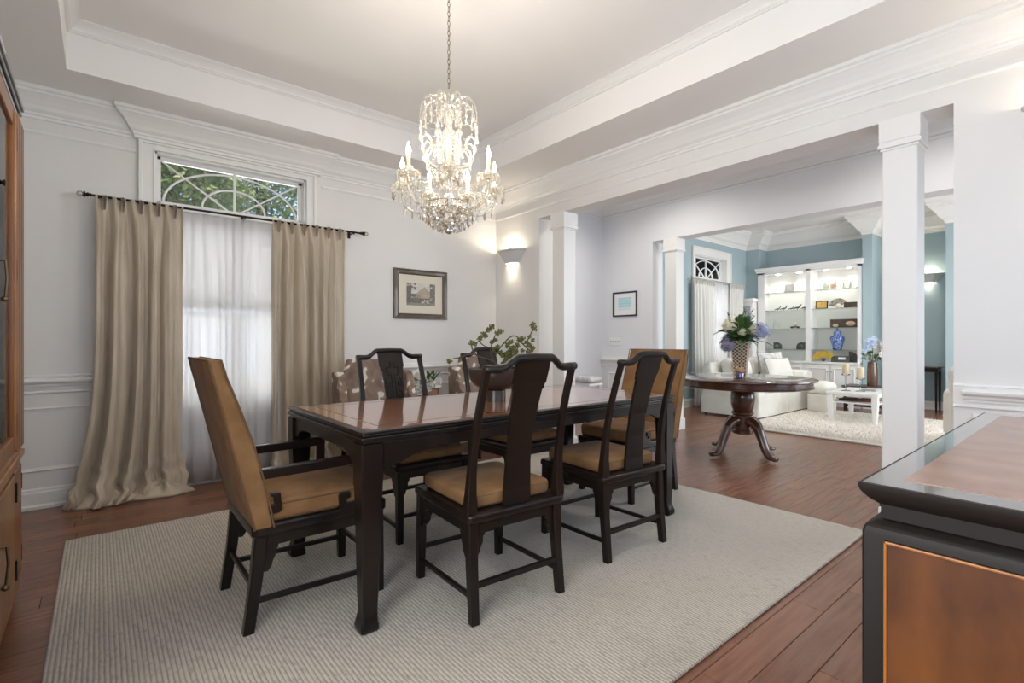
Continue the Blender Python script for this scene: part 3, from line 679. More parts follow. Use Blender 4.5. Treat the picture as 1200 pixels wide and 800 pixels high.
# small table with flower box between them
t = thing('side_table', 'small dark side table against the window wall between the cowhide chairs', 'table', (2.46, 4.42, 0))
MB().slab(.38, .34, .55, .575, .02, .006).build('tabletop', 'walnut', t, smooth=True)
for sx in (-1, 1):
    for sy in (-1, 1): MB().sqtube([(sx*.15, sy*.13, .55), (sx*.15, sy*.13, 0)], [(.035, .035), (.024, .024)]).build('leg', 'walnut', t)
t = thing('wooden_box', 'small wooden planter box of white magnolias on the table between cowhide chairs', 'box', (2.53, 4.40, .575))
b = MB(); b.box(-.11, -.05, 0, .11, .05, .012); b.box(-.11, -.05, 0, .11, -.04, .09); b.box(-.11, .04, 0, .11, .05, .09); b.box(-.11, -.05, 0, -.10, .05, .09); b.box(.10, -.05, 0, .11, .05, .09); b.build('box_sides', 'amberl', t)
def leafmesh(L, w, bend=.2, fold=.15):
    b = MB(); n = 5; vs = []
    for i in range(n+1):
        f = i/n; ww = w*math.sin(PI*min(f*.92+.05, 1))**.8*.5; z = -bend*L*f*f
        vs += [(-ww, L*f, z+fold*ww), (0, L*f, z), (ww, L*f, z+fold*ww)]
    fs = []
    for i in range(n):
        for k in (0, 1): fs.append((i*3+k, i*3+k+1, i*3+k+4, i*3+k+3))
    b.add(vs, fs); return b
LEAFS = {}
def place_leaf(parent, p, direc, L, w, m='leaf', name='leaf', roll=0, bend=.25):
    key = (round(L, 2), round(w, 2), m, name)
    if key not in LEAFS:
        o = leafmesh(L, w, bend).build(name, m, parent, smooth='all'); LEAFS[key] = o.data
    else: o = bpy.data.objects.new(name, LEAFS[key]); COL.objects.link(o); o.parent = parent
    d = Vector(direc).normalized(); o.location = p; q = d.to_track_quat('Y', 'Z'); o.rotation_mode = 'QUATERNION'; o.rotation_quaternion = q @ Matrix.Rotation(roll, 3, 'Y').to_quaternion(); return o
def blossom(parent, c, r, m='petal', n=9, name='blossom', seed=0, axis=(0, -.6, .8)):
    R = random.Random(seed); b = MB(); ax = Vector(axis).normalized(); u = ax.orthogonal().normalized(); v = ax.cross(u)
    for k in range(n):
        ring = k % 2; a = 2*PI*k/n+.4*ring; d = (u*math.cos(a)+v*math.sin(a))
        base = Vector(c)+d*r*.12; tip = Vector(c)+d*r*(.95-.35*ring)+ax*r*(.25+.5*ring); mid = (base+tip)/2-ax*r*.15+d*r*.12; s = d.cross(ax)*r*.46
        b.add([base, mid-s, tip-s*.35, tip+s*.35, mid+s], [(0, 1, 2, 3, 4)])
    b.ball(Vector(c)+ax*r*.12, r*.2, 6, 4); return b.build(name, m, parent, smooth='all')
g = thing('magnolia_arrangement', 'white magnolias with green leaves standing in the small wooden box', 'flowers', (2.53, 4.40, .60))
for i, (x, z, r) in enumerate(((.06, .12, .095), (-.10, .20, .08), (-.17, .12, .075), (-.02, .07, .06), (-.14, .04, .06))): blossom(g, (x, -.04, z), r, seed=i)
R = random.Random(3)
for i in range(20):
    a = R.uniform(0, 2*PI); place_leaf(g, (R.uniform(-.12, .06), R.uniform(-.03, .03), R.uniform(.03, .16)), (math.cos(a), math.sin(a)*.5-.2, R.uniform(.1, 1.3)), .10, .05, ('leaf', 'leafd')[i % 2])
for i in range(5): place_leaf(g, (.02+i*.012, -.02, .14), ((i-2)*.25, -.1, 1), .12, .055, 'leaf')
t = tag(MB().lathe([(.001, 0), (.055, 0), (.06, .02), (.06, .15), (.055, .15), (.052, .03), (.001, .02)], 18).build('glass_vase', 'sglass', None, smooth=True, loc=(2.34, 4.38, .575)), 'clear glass cylinder beside the magnolia box on the small table', 'vase')
# footed bowl and its branches
bw = thing('footed_bowl', 'dark brown bowl on a cylindrical foot, centred on the dining table', 'bowl', (1.80, 2.33, .797))
MB().lathe([(.001, 0), (.062, 0), (.062, .06), (.055, .066), (.001, .066)], 28).build('foot', 'bronzebowl', bw, smooth=True)
MB().lathe([(.001, .066), (.07, .068), (.115, .085), (.145, .115), (.158, .16), (.160, .188), (.154, .190), (.150, .16), (.135, .118), (.10, .09), (.001, .085)], 40).build('basin', 'bronzebowl', bw, smooth=True)
g = thing('berry_branches', 'twisting brown branches with green berry clusters rising from the footed bowl', 'plant', (1.80, 2.33, .88))
g_r, g_u = Vector((math.cos(-TH), math.sin(-TH), 0)), Vector((0, 0, 1)); g_f = Vector((math.sin(TH), math.cos(TH), 0))
def bp(px, py, k=0):   # picture offset (in cm-like units about the bowl's centre) turned into a point of the plant's own plane
    return g_r*px*.01+g_u*py*.01+g_f*k*.01
BR = [[(0, 0, 0), (2, 8, 1), (-1, 15, 2), (-3, 20, 1), (-2, 25, 0), (0, 30, -1)], [(0, 0, 0), (3, 8, -1), (0, 14, -2), (-8, 17, -3), (-14, 19, -3), (-20, 17, -2), (-25, 16, 0)],
      [(-10, 17.6, -3), (-13, 21, -3), (-14, 25, -2)], [(0, 18, 0), (4, 24, 2), (9, 29, 2), (13, 29, 3), (16, 25, 3), (19, 27, 2), (22, 33, 1)], [(15, 26, 3), (19, 22, 4), (21, 20, 3), (18, 15, 3)],
      [(0, 0, 0), (6, 6, 2), (10, 12, 3), (9, 20, 4)], [(-2, 22, 1), (-7, 24, 0), (-10, 27, 0)], [(0, 0, 0), (9, 6, 3), (13, 10, 3), (18, 13, 2)]]
for line in BR: MB().tube(bez([bp(*p) for p in line], 5), [.0048]*1+[.0036]*(len(bez([bp(*p) for p in line], 5))-1), 6).build('branch', 'stem', g, smooth='all')
CL = [(-27, 14.5), (-14, 25.5), (-12, 25), (-9, 28), (-4, 33), (-2, 35), (-6, 30), (1, 31), (0, 27), (-2, 26), (22, 36), (23, 34), (20, 29), (22, 27), (18, 26), (22, 22), (19, 20), (17, 16), (11, 23), (12, 20), (14, 27), (16, 28), (-1, 21), (1, 23), (3, 32), (-7, 31), (10, 17), (13, 24), (7, 24), (9, 26), (20, 24), (21, 18), (16, 21), (5, 9), (7, 6), (2, 6), (7, 19), (8, 17), (6, 17), (9, 15), (7, 13), (9, 12), (6, 11), (8, 11), (10, 14), (5, 14), (8, 20), (11, 18), (9, 19), (10, 22), (6, 15), (4, 18), (3, 20), (5, 11), (6, 7), (4, 7), (7, 4), (3, 3), (8, 9), (17, 12), (8, 14), (2, 12)]
R = random.Random(5); BM = None
for i, (x, z) in enumerate(CL):
    if BM is None:
        b = MB()
        for q in range(34):
            d = Vector((R.gauss(0, 1), R.gauss(0, 1), R.gauss(0, 1))).normalized()*R.uniform(.005, .019); b.ball(d, .0046, 6, 4)
        for q in range(5):
            d = Vector((R.gauss(0, 1), R.gauss(0, 1), R.gauss(0, 1))).normalized(); u = d.orthogonal()*.004; b.add([d*.01-u, d*.022, d*.01+u], [(0, 1, 2)])
        o = b.build('berry_cluster', 'berry', g, smooth='all'); BM = o.data
    else: o = bpy.data.objects.new('berry_cluster', BM); COL.objects.link(o); o.parent = g
    o.location = bp(x, z, R.uniform(-3, 3)); o.rotation_euler = (R.random()*6, R.random()*6, 0); k = R.uniform(.7, 1.1); o.scale = (k, k, k)
# ---------------------------------------------------------------- curtains of window_1
def drape(name, x0, x1, bx0, bx1, pleats, seed, label, m='silk', ztop=2.175, y=YW-.125, amp=.032, puddle=True, group=None, nu=160, nv=60, bot=.012, heading=True, cat='curtain', flare=1.6, mid=0, zlift=.0):
    R = random.Random(seed); ph = [R.uniform(-.5, .5) for _ in range(8)]
    b = MB()
    def f(u, v):
        z = ztop-(ztop-bot)*v; g = v**flare
        xa = x0+(bx0-x0)*g+mid*math.sin(PI*v); xb = x1+(bx1-x1)*g-mid*math.sin(PI*v)
        w = u+.012*math.sin(6*u+ph[0])*v+.01*math.sin(17*u+3*v+ph[1])*v
        x = xa+(xb-xa)*w
        uw = u+.035*math.sin(2*PI*1.7*u+ph[2])*min(1, v*4)+.012*math.sin(2*PI*4.3*u+ph[4]+1.2*v)*min(1, v*4)
        phs = 2*PI*pleats*u; pw_ = 2*PI*pleats*uw
        soft = math.sin(pw_)*(.85+.35*math.sin(5.3*u+ph[3]))
        sharp = (abs(math.cos(phs/2))**5)*2-1 if heading else math.sin(phs)
        k = min(1, v/.10) if heading else 1
        yo = (1-k)*sharp*.55+k*(soft+.18*math.sin(2.0*pw_+ph[5]+1.5*v)+.10*math.sin(4.1*pw_+ph[6]-2*v))
        a = amp*(.55+.75*v); yy = y-yo*a
        if puddle and v > .86:
            q = (v-.86)/.14; yy -= q*q*.13*(.75+.35*math.sin(2.3*PI*u+ph[6])); x += q*q*.03*math.sin(9*u+ph[7])
            z += .035*math.sin(PI*q)*(1+math.sin(11*u+ph[5]))*.5+.012*math.sin(25*u+8*q)*q*(1-q)*2
            yy += .02*math.sin(14*q+8*u)*q; x += .018*math.sin(5*PI*q+4*u)*q
            z = max(z, .004+.01*(1+math.sin(13*u+3*q))*.5)
        return (x, min(yy, YW-.067), z)
    b.grid(f, nu, nv); o = b.build('panel', m, None, smooth='all')
    s = o.modifiers.new('thick', 'SOLIDIFY'); s.thickness = .002
    t = thing(name, label, cat, ((x0+x1)/2, y, 0), 0, group); o.name = 'cloth_panel'; o.parent = t; o.location = (-(x0+x1)/2, -y, 0)
    if heading:
        for k in range(pleats):
            xx = x0+(x1-x0)*(k+.5)/pleats; h = MB()
            for d in (-.010, 0, .010): h.add([(xx+d-.005, y-.012, ztop), (xx+d, y-.045, ztop), (xx+d+.005, y-.012, ztop), (xx+d*.3-.003, y-.012, ztop-.10), (xx+d*.3, y-.032, ztop-.10), (xx+d*.3+.003, y-.012, ztop-.10)], [(0, 1, 4, 3), (1, 2, 5, 4), (0, 2, 1), (3, 4, 5)])
            hh = h.build('pinch_pleat', m, t); hh.location = (-(x0+x1)/2, -y, 0)
    return t
def puddle(parent, cx, cy, w, d, seed, m='silk'):
    """the gathered heap of cloth on the floor"""
    R = random.Random(seed); p = [R.uniform(0, 6) for _ in range(6)]; b = MB(); n = 64; rings = []
    for k in range(12):
        f = k/11; row = []
        for i in range(n):
            a = 2*PI*i/n; e = 1+.06*math.sin(3*a+p[0])+.04*math.sin(7*a+p[1]); rr = (1-f)*e
            z = .005+.085*(1-(1-f)**2)*(1+.22*math.sin(5*a+4*f+p[2])+.18*math.sin(11*a+p[3]-5*f)) if k else .003
            rr += .035*math.sin(9*a+p[4]+7*f)*math.sin(PI*f)
            row.append((cx+w*rr*math.cos(a), cy+d*rr*math.sin(a), z))
        rings.append(row)
    o = b.loft(rings).build('floor_puddle', m, parent, smooth='all'); o.location = -parent.location; return o
c1 = drape('curtain', -.02, .50, -.19, .53, 5, 3, 'beige silk curtain left of the dining window, widening to a heap on the floor', amp=.042, flare=5, group='beige silk curtains of the dining window')
puddle(c1, .03, 4.555, .235, .11, 1); puddle(c1, .36, 4.545, .21, .12, 5)
c2 = drape('curtain', 1.135, 1.765, 1.13, 1.83, 6, 8, 'beige silk curtain right of the dining window, hanging behind the table\'s left part', group='beige silk curtains of the dining window', amp=.042, flare=5)
puddle(c2, 1.5, 4.56, .33, .10, 9)
sh = drape('sheer_curtain', .36, 1.28, .36, 1.28, 13, 11, 'white sheer curtain hanging in the middle of the dining window between the silk ones', 'sheer', ztop=2.15, y=YW-.085, amp=.012, puddle=False, heading=False, nu=150, nv=8, bot=.03)
rd = thing('curtain_rod', 'thin dark bronze curtain rod with glass ball ends over the dining window', 'curtain rod', (.93, YW-.125, 2.167))
MB().tube([(-.97, 0, 0), (.98, 0, 0)], .009, 12).build('rod', 'bronze', rd, smooth=True)
for s in (-.97, .98):
    q = 1 if s > 0 else -1; f = MB(); f.T = tr(s, 0, 0) @ roty(q*PI/2)
    f.lathe([(.010, 0), (.014, .004), (.010, .012), (.017, .02), (.010, .03), (.022, .036), (.022, .042), (.008, .048)], 14).build('finial_collar', 'bronze', rd, smooth=True)
    MB().ball((s+q*.062, 0, 0), .020, 14, 8).build('glass_ball', 'crystal', rd, smooth='all')
for s in (-.93, 0, .92):
    b = MB(); b.box(s-.006, 0, -.012, s+.006, .122, -.002); b.box(s-.012, .114, -.04, s+.012, .1235, .03); b.box(s-.006, -.008, -.02, s+.006, .004, -.006); b.build('bracket', 'bronze', rd)
# ---------------------------------------------------------------- pictures, sconces, switches
def picture(name, label, w, h, fw, matw, loc, rz, fm, matm, f, nx=70, ny=54, dep=.022):
    t = thing(name, label, 'picture', loc, rz); b = MB()
    prof = [(0, 0), (0, dep), (fw*.15, dep), (fw*.3, dep*.7), (fw*.75, dep*.55), (fw*.85, dep*.75), (fw, dep*.4), (fw, 0)]
    b.loft([[(-w/2+i, -q, i), (w/2-i, -q, i), (w/2-i, -q, h-i), (-w/2+i, -q, h-i)] for i, q in prof], cap=False).build('frame', fm, t, bevel=.0015)
    MB().box(-w/2+fw*.9, -.007, fw*.9, w/2-fw*.9, -.003, h-fw*.9).build('mat_board', matm, t)
    pw, ph = w-2*fw-2*matw[0], h-2*fw-matw[1]-matw[2]
    o = paint('print', pw, ph, nx, ny, f, 'printg', t, tr(0, -.0082, fw+matw[2]))
    return t
RP = random.Random(11); NG = [[RP.random() for _ in range(40)] for _ in range(40)]
def vn(x, y):
    x %= 39; y %= 39; i, j = int(x), int(y); u, v = x-i, y-j
    return (NG[i][j]*(1-u)+NG[i+1][j]*u)*(1-v)+(NG[i][j+1]*(1-u)+NG[i+1][j+1]*u)*v
def villa(u, v):   # sepia street scene: big house behind trees
    n = vn(u*13, v*11)*.5+vn(u*27, v*23)*.5; sky = (.62, .58, .50); dark = (.10, .08, .055); house = (.36, .30, .19); pinkish = (.50, .33, .22)
    c = sky
    roofl = .86-abs(u-.62)*1.1
    if .30 < u < .92 and .28 < v < roofl: c = house
    if .52 < u < .80 and .40 < v < .55 and int(u*26) % 2: c = pinkish
    if .34 < u < .5 and .34 < v < .5 and int(u*30) % 2: c = (.20, .16, .10)
    tree = (u < .16 and n > .30) or (u > .80 and n > .36) or (v < .34 and n > .25+.5*max(0, u-.45)*(v > .1)) or (u < .34 and v < .52 and n > .38) or (v > .7 and u < .32 and n > .60)
    if tree: c = tuple(q*(.6+.8*n) for q in dark)
    if v < .12: c = tuple(q*(1+n) for q in (.14, .12, .07))
    if .5 < u < .78 and .08 < v < .22 and n > .5: c = (.48, .42, .34)
    return tuple(q*(.8+.4*n) for q in c)
M['framewood'] = mat('dark_walnut_frame', (.075, .05, .03), .35, noise=(.12, .085, .05), nscale=12, coat=.3)
picture('framed_picture', 'dark wood framed sepia print of a house among trees, on the window wall', .634, .520, .058, (.088, .085, .085), (2.631, YW-.0005, 1.372), 0, 'framewood', 'cream', villa)
def sea(u, v):
    n = vn(3+u*4, v*26); m_ = vn(u*9, v*9); k = .5+.5*math.sin(v*30+2*m_)*n
    return (.30+.35*k, .62+.16*k, .68+.12*k) if v > .25 else (.62+.2*k, .78+.06*k, .78)
M['blackframe'] = mat('black_frame', (.02, .02, .025), .4)
picture('framed_picture', 'small black framed turquoise seascape print on the white foyer wall', .41, .345, .022, (.07, .06, .06), (XF-.0005, 4.37, 1.482), -PI/2, 'blackframe', 'white', sea)
def sconce(name, x, y, z, w, label, lit=True, rz=-PI/2):
    """plaster wall uplighter; local: wall plane y=0, room towards -y"""
    t = thing(name, label, 'wall light', (x, y, z), rz, 'plaster wall sconces'); h = w/2
    def ring(a, d, c, zz): return [(-a, 0, zz), (-a*.96, -d*.25, zz), (-a*c, -d, zz), (a*c, -d, zz), (a*.96, -d*.25, zz), (a, 0, zz)]
    L_ = [(h, .135, .50, .135), (h, .135, .50, .122), (h*.95, .128, .50, .115), (h*.90, .120, .5, .108), (h*.60, .085, .52, .025), (h*.56, .08, .52, .02), (h*.54, .078, .55, .012), (h*.50, .072, .55, .008), (h*.46, .068, .55, -.012), (h*.43, .063, .55, -.012),
          (h*.46, .066, .55, .02), (h*.86, .112, .5, .11), (h*.95, .125, .5, .134)]
    MB().loft([ring(*q) for q in L_], cap=False, closed=False).build('bowl', 'plaster', t, bevel=.002)
    MB().tube([(-.03, -.05, .05), (.03, -.05, .05)], .010, 8).build('bulb', 'lamp', t)
    if lit:
        l = lamp('sconce_light', 'POINT', (0, -.055, .105), 3.0, (1, .87, .68), shadow_soft_size=.03); l.parent = t
        l = lamp('sconce_downlight', 'SPOT', (0, -.045, -.0), 4.0, (1, .87, .68), shadow_soft_size=.03, spot_size=math.radians(95), spot_blend=1); l.parent = t
    return t
sconce('wall_sconce', XR-.0005, 4.385, 2.035, .46, 'white plaster wall sconce glowing on the wall near the dining room corner')
sconce('wall_sconce', XR-.0005, .08, 2.20, .46, 'white plaster wall sconce cut off by the right edge of the photo')
sconce('wall_sconce', 10.6495, 1.98, 2.12, .42, 'white wall sconce glowing on the blue living room wall beyond the column')
def switchplate(name, label, n, x, y, z, rz, cat='light switch', outlet=False):
    t = thing(name, label, cat, (x, y, z), rz); w = .07+.046*(n-1)
    MB().slab(w, .115, 0, .006, .006, .003).build('plate', 'white', t, smooth=True).rotation_euler = (PI/2, 0, 0)
    for i in range(n):
        cx = (i-(n-1)/2)*.046
        if outlet:
            for s in (-1, 1): MB().box(cx-.015, -.0085, s*.026-.013, cx+.015, -.006, s*.026+.013).build('socket', 'trim', t)
        else: MB().box(cx-.006, -.014, -.012, cx+.006, -.006, .012).build('toggle', 'greyp' if n > 1 else 'trim', t, bevel=.002)
    return t
switchplate('light_switch', 'single white light switch on the wall under the corner sconce', 1, XR-.0005, 4.02, 1.135, -PI/2)
switchplate('light_switch', 'four-toggle white switch plate below the seascape on the foyer wall', 4, XF-.0005, 4.546, 1.13, -PI/2)
switchplate('wall_outlet', 'white wall outlet low on the right wall just above the sideboard top', 1, XR-.013, .455, .70, -PI/2, 'outlet', True)
# ---------------------------------------------------------------- chandelier
cx, cy = 1.44, 2.27
C = thing('chandelier', 'crystal candle chandelier hanging lit above the dining table', 'chandelier', (cx, cy, 0))
MB().lathe([(.001, 3.16), (.065, 3.16), (.06, 3.14), (.03, 3.12), (.012, 3.105), (.001, 3.10)], 20).build('ceiling_canopy', 'brass', C, smooth=True)
n = int((3.105-2.47)/.026); lm = None
for i in range(n):
    if lm is None:
        b = MB(); b.tube([(.007*math.cos(a), 0, .015*math.sin(a)) for a in [2*PI*k/10 for k in range(11)]], .0018, 6); o = b.build('chain_link', 'brass', C, smooth='all'); lm = o.data
    else: o = bpy.data.objects.new('chain_link', lm); COL.objects.link(o); o.parent = C
    o.location = (0, 0, 3.095-.0255*i); o.rotation_euler = (0, 0, (i % 2)*PI/2)
MB().lathe([(.001, 2.475), (.008, 2.47), (.010, 2.45), (.022, 2.44), (.012, 2.425), (.040, 2.40), (.055, 2.385), (.030, 2.37), (.016, 2.33), (.020, 2.28), (.045, 2.25), (.060, 2.22), (.045, 2.19), (.018, 2.17), (.014, 2.10), (.022, 2.06), (.075, 2.045), (.085, 2.03), (.07, 2.01), (.03, 1.99), (.020, 1.94), (.030, 1.90), (.055, 1.88), (.075, 1.85), (.06, 1.82), (.03, 1.80), (.018, 1.77), (.001, 1.76)], 24).build('glass_column', 'crystal', C, smooth=True)
def drop(L, w):
    return MB().lathe([(.0005, 0), (w*.22, -L*.12), (w*.5, -L*.55), (w*.45, -L*.78), (w*.2, -L*.95), (.0005, -L)], 6, sy=.55)
DM = {}
def hang(p, L, w, m='crystal', par=None, name='crystal_drop'):
    par = par or C; k = (round(L, 3), round(w, 3), m)
    if k not in DM: o = drop(L, w).build(name, m, par); DM[k] = o.data
    else: o = bpy.data.objects.new(name, DM[k]); COL.objects.link(o); o.parent = par
    o.location = p; o.rotation_euler = (0, 0, random.random()*PI); return o
def pol(r, a, z): return (r*math.cos(a), r*math.sin(a), z)
view = math.atan2(-cy, -cx)
beads = MB()   # bead strings between the drops: too small and too many to pick apart
def string(p, q, sag, n=16, r=.0042, m=None):
    p = Vector(p); q = Vector(q)
    for i in range(n+1):
        f = i/n; c = p.lerp(q, f); c.z -= sag*4*f*(1-f); beads.ball(c, r, 5, 4)
NA = 7; tips = []
for i in range(NA):
    a = view+2*PI*i/NA; R_ = .255
    pth = bez([pol(.02, a, 1.90), pol(.07, a, 1.86), pol(.14, a, 1.83), pol(.21, a, 1.85), pol(.250, a, 1.90), pol(R_, a, 1.965)], 6)
    arm = MB().tube(pth, .0075, 7).build('arm', 'crystal', C, smooth='all')
    b = MB(); # fluted drip pan
    NF = 20; rr = [(.008, 1.965), (.03, 1.962), (.050, 1.970), (.060, 1.985), (.056, 1.988), (.044, 1.976), (.008, 1.972)]
    b.loft([[pol(1, 0, 0) and (R_*math.cos(a)+r_*(1+.10*math.cos(10*2*PI*k/NF*1.0))*math.cos(2*PI*k/NF), R_*math.sin(a)+r_*(1+.10*math.cos(10*2*PI*k/NF))*math.sin(2*PI*k/NF), z) for k in range(NF)] for r_, z in rr]).build('drip_pan', 'crystal', C, smooth='all')
    p = pol(R_, a, 0)
    MB().lathe([(.001, 1.97), (.016, 1.972), (.019, 2.0), (.022, 2.012), (.010, 2.012), (.0095, 2.072), (.001, 2.072)], 12, (p[0], p[1], 0)).build('candle_sleeve', 'candle', C, smooth=True)
    MB().lathe([(.001, 2.070), (.007, 2.072), (.0125, 2.088), (.0125, 2.098), (.008, 2.115), (.0025, 2.130), (.0006, 2.137)], 12, (p[0], p[1], 0)).build('bulb', 'bulb', C, smooth='all')
    l = lamp('candle_light', 'POINT', (p[0], p[1], 2.145), 3.7, (1, .90, .77), shadow_soft_size=.02); l.parent = C
    for k in range(9):
        t_ = 2*PI*k/9; q = (p[0]+.055*math.cos(t_), p[1]+.055*math.sin(t_), 1.978); hang(q, .030, .014)
        hang((q[0], q[1], 1.950), .042, .017, 'crystal' if k % 3 else 'crystald')
    for k in range(3): hang(pol(.16+.04*k, a, 1.842+.012*k), .05, .02, ('crystal', 'crystald')[k % 2])
    a2 = view+2*PI*(i+1)/NA
    string(pol(R_-.05, a, 1.975), pol(R_-.05, a2, 1.975), .075); string(pol(.08, a, 2.03), pol(R_-.03, a, 1.985), .05, 14); string(pol(.05, a, 2.235), pol(R_, a, 2.00) if False else pol(.10, a, 2.06), .0, 12)
    string(pol(.085, a, 2.03), pol(.085, a2, 2.03), .04, 9)
    tips.append(a)
# plumes arching from the crown, with hanging strings
for i in range(8):
    a = view+2*PI*(i+.5)/8
    pth = bez([pol(.02, a, 2.385), pol(.055, a, 2.43), pol(.10, a, 2.435), pol(.140, a, 2.40), pol(.158, a, 2.34)], 6)
    MB().tube(pth, [.009, .009, .009]+[.0085]*(len(pth)-6)+[.007, .005, .003], 8, .6).build('plume', 'crystal', C, smooth='all')
    for f, zz, ln in ((.10, 2.42, .05), (.135, 2.395, .055), (.158, 2.335, .06)):
        string(pol(f, a, zz), pol(f, a, zz-ln), 0, 5); hang(pol(f, a, zz-ln), .045, .019)
    hang(pol(.158, a, 2.23), .05, .02); string(pol(.158, a, 2.33), pol(.158, a, 2.23), 0, 9)
    a2 = view+2*PI*(i+1.5)/8; string(pol(.14, a, 2.395), pol(.14, a2, 2.395), .05, 9); string(pol(.155, a, 2.34), pol(.155, a2, 2.34), .08, 10)
    # inner scrolls from the urn
    MB().tube(bez([pol(.03, a, 2.06), pol(.10, a, 2.075), pol(.125, a, 2.13), pol(.095, a, 2.18), pol(.12, a, 2.225), pol(.145, a, 2.205)], 5), .006, 6).build('scroll', 'crystal', C, smooth='all')
    hang(pol(.145, a, 2.20), .075, .016); hang(pol(.125, a, 2.13), .06, .02); hang(pol(.08, a, 2.19), .06, .02)
for r_, z, n, L_ in ((.05, 2.38, 10, .06), (.062, 2.215, 12, .055), (.085, 2.025, 14, .05), (.115, 1.875, 16, .055), (.135, 1.835, 18, .055), (.11, 1.808, 16, .05), (.085, 1.785, 12, .045), (.05, 1.77, 8, .045)):
    if z < 1.9: MB().tube([pol(r_, 2*PI*k/24, z) for k in range(25)], .0022, 5).build('ring', 'brass', C, smooth='all')
    for k in range(n): hang(pol(r_, 2*PI*(k+.3)/n, z), L_, .024, 'crystald' if (z < 1.84 and k % 2) else 'crystal')
for k in range(16): string(pol(.075, 2*PI*k/16, 1.86), pol(.135, 2*PI*k/16, 1.835), .012, 6)
MB().ball((0, 0, 1.738), .022, 12, 8).build('bottom_ball', 'crystald', C)
beads.build('bead_strings', 'crystal', C, smooth='all', kind='stuff')
# ---------------------------------------------------------------- sideboard (near right)
SX, SY, SZ = .828, .232, .95
t = thing('sideboard', 'black-framed sideboard with brown burl top and amber panel, cut off by the right edge', 'sideboard', (SX, SY, 0))
L_, D_ = 1.06, .50        # +x length, -y depth
def rr(x0, y0, x1, y1): return x0, y0, x1, y1
b = MB(); prof = [(0, SZ), (-.0, SZ-.006), (.002, SZ-.012), (.010, SZ-.022), (.020, SZ-.030), (.020, SZ-.034)]
b.loft([[(i, -i, z), (L_-i, -i, z), (L_-i, -D_+i, z), (i, -D_+i, z)] for i, z in prof[::-1]]).build('top', 'satin', t, smooth=True)
M['topborder'] = mat('dark_gloss_border', (.045, .036, .028), .16, coat=1)
MB().box(.004, -.004, SZ-.003, L_-.004, -D_+.004, SZ+.0008).build('top_border', 'topborder', t)
MB().box(.052, -.040, SZ-.003, L_-.052, -D_+.040, SZ+.0016).build('veneer_field', 'burl2', t)
MB().box(.022, -.022, SZ-.050, L_-.022, -D_+.022, SZ-.034).build('neck', 'satin', t)
b = MB(); b.loft([[(i, -i, z), (L_-i, -i, z), (L_-i, -D_+i, z), (i, -D_+i, z)] for i, z in ((.030, SZ-.050), (.016, SZ-.052), (.006, SZ-.058), (.003, SZ-.070), (.003, .10), (.003, 0))][::-1]).build('body', 'satin', t, smooth=True, bevel=.003)
b = MB(); b.box(0, -.030, .10, .006, -D_+.030, SZ-.074); b.build('side_panel', 'panelw', t)
b = MB(); q = .0035; y0, y1, z0, z1 = -.030, -D_+.030, .10, SZ-.074
for a in ((y0, z0, y0-q, z1), (y1+q, z0, y1, z1), (y0, z1-q, y1, z1), (y0, z0, y1, z0+q)): b.box(-.004, a[0], a[1], .008, a[2], a[3])
b.build('panel_bead', 'amber', t, bevel=.001)
for k in range(2):
    MB().box(.04+k*.49, .002, .12, .04+k*.49+.48, -.006, SZ-.09).build('door', 'panelw', t)
# ---------------------------------------------------------------- china cabinet (left edge)
HX0, HX1, HYa, HYb = -.76, -.262, 1.35, 3.13
t = thing('china_cabinet', 'tall amber wood china cabinet with glass doors and black crown at the left edge', 'cabinet', (HX0, HYa, 0))
w_, l_ = HX1-HX0, HYb-HYa
b = MB(); b.box(.0, 0, .10, w_-.03, .02, 2.10); b.box(0, l_-.02, .10, w_-.03, l_, 2.10); b.box(0, 0, .10, .015, l_, 2.10); b.box(0, 0, 2.08, w_-.03, l_, 2.10); b.box(0, 0, .10, w_-.03, l_, .12); b.build('carcass', 'amber', t)
b = MB(); b.box(0, 0, .64, w_+.004, l_+.004, .665); b.box(0, 0, .665, w_-.006, l_, .685); b.box(0, 0, .60, w_-.01, l_, .64); b.build('waist_moulding', 'amberl', t, bevel=.004)
b = MB()
for e, z0, z1 in ((-.010, 2.095, 2.115), (.0, 2.115, 2.135), (-.006, 2.135, 2.15), (.006, 2.15, 2.175), (.012, 2.175, 2.20)): b.box(0, -e, z0, w_+e-.01, l_+e, z1)
b.build('crown', 'pewter', t, bevel=.004)
b = MB(); b.box(0, 0, .05, w_-.012, l_, .10); b.build('base_rail', 'amberl', t, bevel=.004)
for yy in (.03, l_-.05):
    MB().lathe([(.018, 0), (.026, .015), (.018, .03), (.024, .05)], 12, (w_-.05, yy, 0)).build('foot', 'amber', t, smooth=True)
